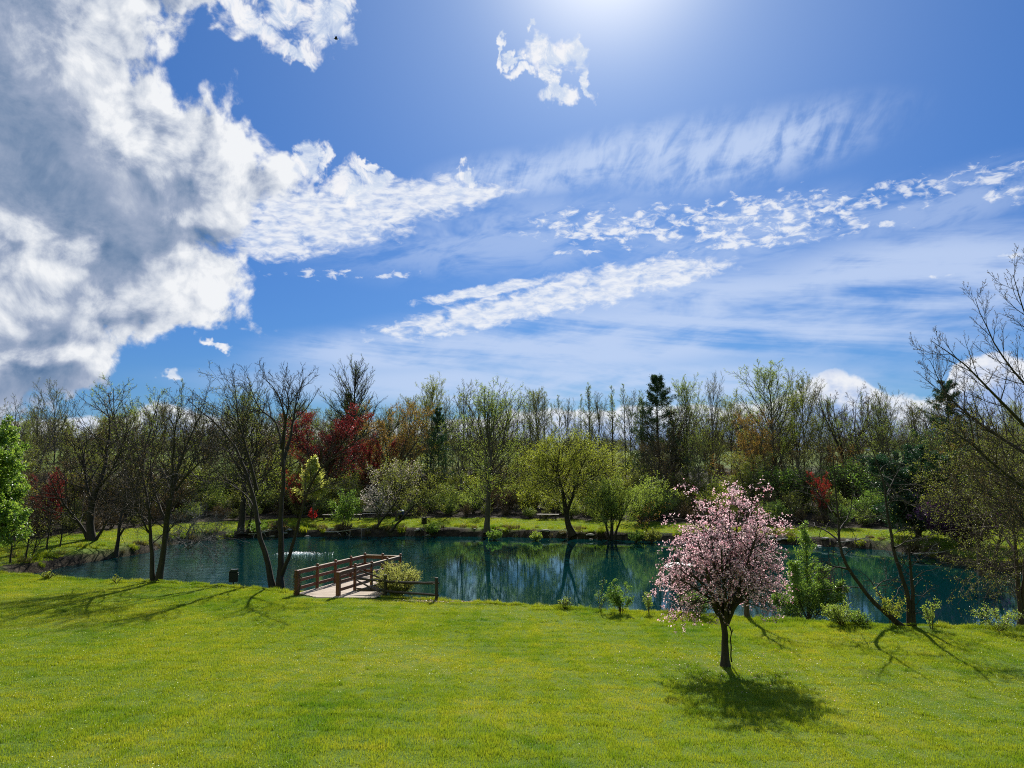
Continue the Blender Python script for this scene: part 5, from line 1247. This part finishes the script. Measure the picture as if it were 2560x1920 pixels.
# deck boards run across; clipped between the left and right edges
mb = MB(); nb = 34
ex = (Vector((FL[0] - NL[0], FL[1] - NL[1], 0))).normalized(); Ld = math.hypot(FL[0] - NL[0], FL[1] - NL[1]); Lr = math.hypot(FR[0] - NR[0], FR[1] - NR[1])
for i in range(nb):
    f = (i + 0.5) / nb
    p = Vector((NL[0] + (FL[0] - NL[0]) * f, NL[1] + (FL[1] - NL[1]) * f, 0)); q = Vector((NR[0] + (FR[0] - NR[0]) * f, NR[1] + (FR[1] - NR[1]) * f, 0))
    d_ = (q - p).normalized(); p -= d_ * 0.06; q += d_ * (0.06)
    mb.beam(dl(p.x, p.y, DZ - 0.019 + rng.normal(0, .0015)), dl(q.x, q.y, DZ - 0.019 + rng.normal(0, .0015)), Ld / nb - 0.012, 0.038, 0.004)
mb.build('deck', deckw, dock)
mb = MB()     # the landing at the shore end widens to the right
for i in range(9):
    y0 = 29.98 + i * 0.137
    xa = -8.35 - 0.02 * i if i > 4 else -8.1 + 0.05 * (4 - i) * 3; xb = -5.25 + (y0 - 29.8) * 0.25
    mb.beam(dl(max(xa, -8.45) if i < 6 else -6.62 + (i - 6) * 0.05, y0, DZ - 0.024), dl(xb, y0 - 0.03, DZ - 0.024), 0.128, 0.038, 0.004)
mb.build('landing', deckw, dock)
mb = MB()     # joists and edge beams under the boards
for a_, b_ in ((NL, FL), (NR, FR), (FL, FR)): mb.beam(dl(a_[0], a_[1], DZ - 0.14), dl(b_[0], b_[1], DZ - 0.14), 0.05, 0.18)
for f in (0.12, 0.4, 0.68, 0.96):
    for a_, b_ in ((NL, FL), (NR, FR)):
        x_, y_ = a_[0] + (b_[0] - a_[0]) * f, a_[1] + (b_[1] - a_[1]) * f
        mb.beam(dl(x_ + 0.09, y_, -1.0), dl(x_ + 0.09, y_, DZ - 0.24), 0.14, 0.14)
mb.build('substructure', stain, dock)
def post_mesh(round_cap=True, hgt=RT, w=0.105):
    mb = MB(); mb.box(-w / 2, w / 2, -w / 2, w / 2, -0.30, hgt + 0.02, 0.012)
    if round_cap:
        mb2 = MB(); mb2.lathe([(0.03, 0), (0.045, 0.012), (0.04, 0.03), (0.058, 0.045), (0.066, 0.07), (0.055, 0.098), (0.028, 0.115)], 14, Matrix.Translation((0, 0, hgt + 0.02)))
        return mb.mesh('post', stain), mb2.mesh('post_cap', stain, True)
    mb2 = MB(); mb2.box(-w / 2 - 0.014, w / 2 + 0.014, -w / 2 - 0.014, w / 2 + 0.014, hgt + 0.02, hgt + 0.045, 0.006)
    return mb.mesh('post', stain), mb2.mesh('post_cap', stain)
PR, PS, PT = post_mesh(True), post_mesh(False, RT, 0.15), post_mesh(True, RT + 0.08)
def rail_run(a_, b_, fr, kinds):
    ang = math.atan2(b_[1] - a_[1], b_[0] - a_[0]); prev = None
    for f, kd in zip(fr, kinds):
        x_, y_ = a_[0] + (b_[0] - a_[0]) * f, a_[1] + (b_[1] - a_[1]) * f
        if kd is not None:
            pm = link('post', kd[0], dock, dl(x_, y_, DZ), (0, 0, ang)); link('post_cap', kd[1], pm)
        if prev is not None:
            u_ = Vector((x_ - prev[0], y_ - prev[1], 0)).normalized() * 0.054
            for zz, h_, w_ in ((0.80, 0.13, 0.036), (0.50, 0.12, 0.036), (0.20, 0.12, 0.036)):
                mb = MB(); mb.beam(dl(prev[0] + u_.x, prev[1] + u_.y, DZ + zz), dl(x_ - u_.x, y_ - u_.y, DZ + zz), w_, h_, 0.005); mb.build('rail', stain, dock)
            mb = MB(); mb.beam(dl(prev[0] + u_.x, prev[1] + u_.y, DZ + 0.884), dl(x_ - u_.x, y_ - u_.y, DZ + 0.884), 0.10, 0.034, 0.006); mb.build('handrail', deckw, dock)
        prev = (x_, y_)
rail_run(NL, FL, [0.0, 0.27, 0.53, 0.77, 1.0], [PS, PR, PR, PR, PR])
rail_run(FL, FR, [0.0, 0.5, 1.0], [None, PR, PR])
rail_run(NR, FR, [0.0, 0.24, 0.5, 0.76, 1.0], [PS, PT, PR, PR, None])
# dry vine wound round the first left post
mb = MB(); r_ = np.random.default_rng(5)
for k in range(16):
    a0 = r_.uniform(0, 6.28); rad = r_.uniform(0.09, 0.17); pts = []
    for i in range(14):
        f = i / 13; a_ = a0 + f * r_.uniform(1.5, 5); rr_ = rad * (0.7 + 0.5 * math.sin(f * 3.1))
        pts.append((rr_ * math.cos(a_), rr_ * math.sin(a_), -0.12 + f * 1.03 + 0.03 * math.sin(9 * f + k)))
    mb.tube(pts, 0.007 + 0.004 * r_.random(), 5)
v = mb.build('vine', bark_warm, None, True, loc=(NL[0], NL[1], DZ)); tag(v, 'dry brown vine coiled round the first left post of the dock', 'vine')

# split rail fence right of the dock
fence = empty('rail_fence', (-4.9, 30.0, 0)); tag(fence, 'dark weathered split rail fence running right from the dock', 'fence')
F0 = (-5.95, 30.55); g1 = ground_at(963, 1492); g2 = ground_at(1091, 1503)
F1 = (g1[0], g1[1]); F2 = (g2[0], g2[1])
def fl(x, y, z): return Vector((x, y, z)) - Vector(fence.location)
def rough_post(x, y, h, r0_):
    mb = MB(); n = 9; rs = []
    for i in range(7):
        z = -0.3 + (h + 0.3) * i / 6; rs.append([fl(x + r0_ * (1 + 0.13 * math.sin(j * 2.1 + i * .6)) * math.cos(2 * math.pi * j / n), y + r0_ * (1 + 0.12 * math.cos(j * 1.7 + i * .5)) * math.sin(2 * math.pi * j / n), gz(x, y) + z) for j in range(n)])
    mb.quad_strip(rs); mb.build('post', oldw, fence)
for (x, y), h in ((F1, 0.84), (F2, 0.86)): rough_post(x, y, h, 0.062)
def rough_rail(p, q, r0_, seed, sag=0.02):
    r = np.random.default_rng(seed); pts = []
    for i in range(9):
        f = i / 8; v_ = Vector(p).lerp(Vector(q), f); v_.z += -sag * math.sin(math.pi * f) + r.normal(0, .006); v_.y += r.normal(0, .006); pts.append(v_)
    mb = MB(); mb.tube(pts, [r0_ * r.uniform(0.85, 1.15) * (0.72 if i in (0, 8) else 1) for i in range(9)], 7); mb.build('rail', oldw, fence)
zf = lambda P_: gz(P_[0], P_[1])
rough_rail(fl(F0[0] - 0.1, F0[1], DZ + 0.60), fl(F1[0] + 0.08, F1[1], zf(F1) + 0.62), 0.045, 1)
rough_rail(fl(F1[0] - 0.1, F1[1], zf(F1) + 0.60), fl(F2[0] + 0.10, F2[1], zf(F2) + 0.66), 0.052, 2, 0.03)
rough_rail(fl(F0[0] - 0.1, F0[1], DZ + 0.20), fl(F1[0] + 0.08, F1[1], zf(F1) + 0.26), 0.045, 3)
rough_rail(fl(F1[0] - 0.1, F1[1], zf(F1) + 0.22), fl(F2[0] + 0.08, F2[1], zf(F2) + 0.22), 0.046, 4, 0.01)
rough_rail(fl(-6.15, 30.9, DZ + 0.92), fl(-5.0, 30.6, DZ + 0.58), 0.035, 5)
rough_rail(fl(-6.15, 30.9, DZ + 0.50), fl(-5.1, 30.3, DZ + 0.12), 0.035, 6)
tg = MB(); tp = fl(F2[0], F2[1], zf(F2) + 0.86); tg.tube([tp, tp + Vector((-0.12, 0, 0.03)), tp + Vector((-0.24, 0, -0.02))], [0.008, 0.006, 0.004], 5)
tg.tube([tp + Vector((0, -.05, -.25)), tp + Vector((-.1, -.08, -.2)), tp + Vector((-.18, -.05, -.26))], [0.007, 0.006, 0.004], 5); tg.build('splinter', deckw, fence)
# birdhouse-like lump on the rail is a knot of wood; a heap of pale dry leaves by the end post
# black bin on a post
def bin_on_post(px, py, w, h, leg, label):
    b = ground_at(px, py); o = empty('waste_bin', b); tag(o, label, 'bin', 'black bins on short posts')
    M = Matrix.Rotation(0.35, 4, 'Z')
    mb = MB(); prof = [(-w / 2, leg), (w / 2, leg + 0.02 * w), (w / 2, leg + h * 0.80), (w / 2 * 0.55, leg + h * 0.80), (-w / 2, leg + h * 0.78)]
    mb.box(-w / 2, w / 2, -w * .42, w * .42, leg, leg + h * 0.78, 0.02, M); mb.build('bin_body', black, o)
    mb = MB(); rs = []
    for y_ in (-w * .43, w * .43): rs.append([M @ Vector(p) for p in ((-w / 2, y_, leg + h * .785), (w * .50, y_, leg + h * .785), (w * .50, y_, leg + h * 1.0), (w * .38, y_, leg + h * 0.97), (w * 0.12, y_, leg + h * 0.95), (-w * .28, y_, leg + h * .98))])
    mb.quad_strip(rs); mb.build('lid', darkgreen, o)
    mb = MB(); mb.box(w * .505, w * .53, -w * .2, w * .2, leg + h * .5, leg + h * .56, 0.004, M); mb.build('handle', pale_p, o)
    mb = MB(); mb.lathe([(0.035, -0.25), (0.035, leg + 0.01)], 10); mb.build('post', black, o)
    return o
bin_on_post(583, 1463, 0.42, 0.60, 0.16, 'black box bin on a short post at the water right of the twiggy tree')
bin_on_post(1060, 1320, 0.36, 0.52, 0.28, 'small far black bin on a thin post across the pond')
# benches across the pond
def slat_bench(px, py, w, label):
    b = ground_at(px, py); o = empty('park_bench', b, 0.12); tag(o, label, 'bench', 'slatted benches on the far lawn')
    for k in range(3):
        mb = MB(); mb.box(-w / 2, w / 2, -0.24 + k * 0.13, -0.14 + k * 0.13, 0.42, 0.455, 0.006); mb.build('seat_slat', benchw, o)
    for k in range(2):
        mb = MB(); mb.box(-w / 2, w / 2, 0.20 + 0.03 * k, 0.235 + 0.03 * k, 0.56 + 0.17 * k, 0.68 + 0.17 * k, 0.006); mb.build('back_slat', benchw, o)
    for s_ in (-1, 1):
        mb = MB(); x_ = s_ * w * 0.42; mb.beam((x_, -0.2, 0), (x_, -0.2, 0.415), 0.06, 0.06); mb.beam((x_, 0.17, 0), (x_, 0.20, 0.42), 0.06, 0.06); mb.beam((x_, 0.245, 0.42), (x_, 0.31, 0.88), 0.05, 0.05); mb.beam((x_, -0.2, 0.395), (x_, 0.2, 0.395), 0.05, 0.05)
        mb.build('leg', oldw, o)
slat_bench(923, 1297, 1.15, 'slatted bench under the small cream blossoming tree')
slat_bench(962, 1296, 1.15, 'slatted bench right of the cream blossoming tree, partly hidden by the slanting trunk')
def plank_bench(px, py, w, label, h=0.42):
    b = ground_at(px, py); o = empty('plank_bench', b, -0.05); tag(o, label, 'bench', 'low plank benches on the far lawn')
    mb = MB(); mb.box(-w / 2, w / 2, -0.16, 0.16, h, h + 0.05, 0.01); mb.build('seat', benchw, o)
    for s_ in (-1, 1): mb = MB(); mb.box(s_ * w * .36 - .05, s_ * w * .36 + .05, -0.13, 0.13, 0, h - 0.002, 0.01); mb.build('leg', oldw, o)
plank_bench(820, 1301, 0.95, 'low plank bench right of the lime leaved tree'); plank_bench(889, 1300, 0.95, 'low plank bench between the green sapling clump and the slatted benches'); plank_bench(1370, 1300, 1.8, 'long low plank bench left of the rounded willow')
b = ground_at(1003, 1299); o = empty('litter_barrel', b); tag(o, 'dark litter barrel with a pale lid beside the far benches', 'barrel')
mb = MB(); mb.lathe([(0.22, 0), (0.24, 0.05), (0.235, 0.35), (0.245, 0.36), (0.235, 0.38), (0.24, 0.66)], 16); mb.build('barrel', black, o, True)
mb = MB(); mb.lathe([(0.25, 0.661), (0.25, 0.70), (0.16, 0.78), (0.04, 0.80)], 16); mb.build('lid', pale_p, o, True)
# duck nest box on a pole behind the cherry
nb_ = pp(1700, 1432, 29.5); o = empty('nest_box', (nb_[0], nb_[1], 0.0)); tag(o, 'brown nest box with a pale roof over the water behind the cherry', 'nest box')
z0_ = z_at(1462, 29.5, 1700)
nbm = wood_mat('nest_box_wood', (0.10, 0.055, 0.035), (0.24, 0.14, 0.09))
mb = MB(); mb.box(-0.36, 0.36, -0.22, 0.22, z0_, z0_ + 0.68, 0.01); mb.build('box', nbm, o)
mb = MB(); rs = [[(-0.55, y_, z0_ + 0.683), (0.50, y_, z0_ + 0.70), (0.50, y_, z0_ + 0.74), (-0.20, y_, z0_ + 0.80)] for y_ in (-0.32, 0.32)]; mb.quad_strip(rs); mb.build('roof', pale_p, o)
mb = MB(); mb.lathe([(0.05, -1.2), (0.05, z0_ - 0.002)], 10); mb.build('pole', oldw, o)
# driftwood and stones on the far bank
def driftwood(px, py, L_, seed, label):
    b = ground_at(px, py); r = np.random.default_rng(seed); lv = grow([(np.array([(-L_ / 2, 0, 0.08), (-L_ * .1, -0.1, 0.16), (L_ / 2, 0.1, 0.42)]), 0.06, 0.02)], [dict(n=7, t=(0.2, 0.98), ang=50, L=L_ * .3, wig=0.2, rmin=0.012, seg=6), dict(n=3, ratio=0.4, ang=40, rmin=0.01, seg=4)], seed, 0)
    V_, F_, o_ = [], [], 0
    for (P, Rr), k in zip(lv, (8, 5, 4)):
        v_, f_ = tubes(P, Rr, k); V_.append(v_); F_.append(f_ + o_); o_ += len(v_)
    tag(link('driftwood', mesh_np('driftwood', np.vstack(V_), np.vstack(F_), mats=(pale_bark,), smooth=True), None, Vector(b) + Vector((0, -0.25, 0.02))), label, 'driftwood')
pale_bark = bark_mat('driftwood', (0.16, 0.14, 0.12), (0.42, 0.39, 0.34))
driftwood(868, 1334, 3.2, 501, 'long pale fallen branch on the far bank under the green sapling clump'); driftwood(1052, 1333, 0.9, 502, 'short white stick at the water below the small far bin'); driftwood(2340, 1392, 3.0, 503, 'pale fallen branches at the water under the spreading evergreen')
driftwood(2130, 1368, 2.2, 504, 'grey fallen branches at the far water line beside the bowed tree'); driftwood(660, 1343, 2.2, 505, 'pale branch at the far water line behind the twin stemmed tree')
import bmesh
def stone(seed, s_):
    bm = bmesh.new(); bmesh.ops.create_icosphere(bm, subdivisions=2, radius=s_); r = random.Random(seed)
    k = [Vector((r.uniform(-1, 1), r.uniform(-1, 1), r.uniform(-1, 1))) for _ in range(5)]
    for v_ in bm.verts:
        f = 1 + sum(0.13 * math.sin(3 * v_.co.normalized().dot(q) + i) for i, q in enumerate(k)); v_.co = v_.co * f; v_.co.z *= 0.55
    me = bpy.data.meshes.new('stone'); bm.to_mesh(me); bm.free(); me.materials.append(stone_m); return me
stone_m = bark_mat('bank_stone', (0.16, 0.15, 0.13), (0.38, 0.36, 0.33), 5.0, (1, 1, 1))
SM = [stone(i, 0.16) for i in range(3)]; r_ = np.random.default_rng(9)
for k in range(34):
    px = r_.uniform(1040, 2200) if k < 26 else r_.uniform(620, 800); py = np.interp(px, [a for a, _ in far_px], [b_ for _, b_ in far_px]) - r_.uniform(-1.0, 3.0)
    d_ = at_z(px, py, 0.02); s_ = r_.uniform(0.5, 1.3)
    tag(link('bank_stone', SM[k % 3], None, (d_[0], d_[1], max(gz(d_[0], d_[1]), 0.0) + 0.0), (0, 0, r_.random() * 6), (s_ * 1.7, s_, s_)), 'grey stone half in the water along the far bank', 'stone', 'stones along the far water line')
# the splash of an aerator on the pond, and a bird far up
b = at_z(745, 1383, 0.0); r_ = np.random.default_rng(31)
n = 800; a_ = r_.normal(0, 1, (n, 2)) * np.array([0.34, 0.22]); far_ = r_.random(n) < 0.35; a_[far_] = r_.normal(0, 1, (far_.sum(), 2)) * np.array([0.9, 0.3]) + [0.4, -0.3]
zz = np.abs(r_.normal(0, 0.02, n)) * np.exp(-(a_[:, 0] ** 2) * 1.5) + 0.006; s_ = r_.uniform(0.008, 0.03, n)
d1 = r_.normal(0, 1, (n, 3)); d1[:, 2] *= 0.3; d1 /= np.linalg.norm(d1, axis=1, keepdims=True); d2 = np.cross(d1, r_.normal(0, 1, (n, 3))); d2 /= np.linalg.norm(d2, axis=1, keepdims=True)
C_ = np.column_stack([a_, zz]); V_ = np.stack([C_ - d1 * s_[:, None], C_ + d2 * s_[:, None], C_ + d1 * s_[:, None], C_ - d2 * s_[:, None]], 1).reshape(-1, 3)
foam = leaf_mat('foam', (0.8, 0.85, 0.88), (0.95, 0.97, 1.0), 0.4, (1, 1, 1), 0.15)
tag(link('water_splash', mesh_np('water_splash', V_, np.arange(n * 4).reshape(-1, 4), mats=(foam,), tint=np.repeat(r_.random(n), 4)), None, (b[0], b[1], 0.01)), 'white bubbling splash on the pond left of the dock', 'splash', kind='stuff')
bp_ = pp(840, 97, 70); bd = MB()
bd.tube([(-0.22, 0, 0), (-0.1, 0, 0.01), (0.05, 0, 0.015), (0.18, 0, 0.02), (0.27, 0, 0.015)], [0.015, 0.05, 0.065, 0.04, 0.008], 8)
for s_ in (-1, 1):
    rs = [[(0.08, s_ * y_, 0.03 + z_), (0.0, s_ * y_, 0.045 + z_), (-0.12 + y_ * .1, s_ * y_, 0.03 + z_), (0.0, s_ * y_, 0.02 + z_)] for y_, z_ in ((0.03, 0), (0.25, 0.1), (0.5, 0.04))]
    bd.quad_strip(rs)
tag(bd.build('bird', black, None, True, loc=tuple(bp_), rot=(0.2, 0.1, 0.3)), 'tiny dark bird flying near the torn cloud scraps', 'bird')
# fallen pale leaves by the fence end, and white specks in the lawn for petals and painted sun glints
r_ = np.random.default_rng(77)
def litter(name, n, cx, cy, sx_, sy_, size, m, label, lawn_only=True, cat='litter'):
    P_ = np.stack([r_.normal(cx, sx_, n), r_.normal(cy, sy_, n)], 1) if sx_ < 5 else np.stack([r_.uniform(cx - sx_, cx + sx_, n), r_.uniform(cy - sy_, cy + sy_, n)], 1)
    P_ = P_[lawn_keep(P_)]; n = len(P_); z_ = height(P_) + 0.035
    d1 = r_.normal(0, 1, (n, 3)); d1[:, 2] *= 0.5; d1 /= np.linalg.norm(d1, axis=1, keepdims=True); d2 = np.cross(d1, r_.normal(0, 1, (n, 3)) * [0.3, 0.3, 1]); d2 /= np.linalg.norm(d2, axis=1, keepdims=True)
    s_ = size * r_.uniform(0.5, 1.3, (n, 1)); C_ = np.column_stack([P_, z_]); V_ = np.stack([C_ - d1 * s_, C_ + d2 * s_ * .6, C_ + d1 * s_, C_ - d2 * s_ * .6], 1).reshape(-1, 3)
    tag(link(name, mesh_np(name, V_, np.arange(n * 4).reshape(-1, 4), mats=(m,), tint=np.repeat(r_.random(n), 4))), label, cat, kind='stuff')
litter('dry_leaves', 900, g2[0] + 0.3, g2[1] - 0.25, 0.8, 0.16, 0.028, leaf_mat('dry_leaf', (0.28, 0.20, 0.11), (0.50, 0.40, 0.25), 0.3), 'pale dry leaves heaped at the end post of the fence')
litter('petals_and_glints', 450, 0, 20, 24, 12, 0.012, Lm['white'], 'pale petals and painted sun glints strewn over the near lawn')  # pale flecks: some petals, some painted highlights of sun on the blades
litter('petals_and_glints', 700, cb[0], cb[1], 1.6, 1.3, 0.012, Lm['pink'], 'pink petals fallen on the grass under the cherry')
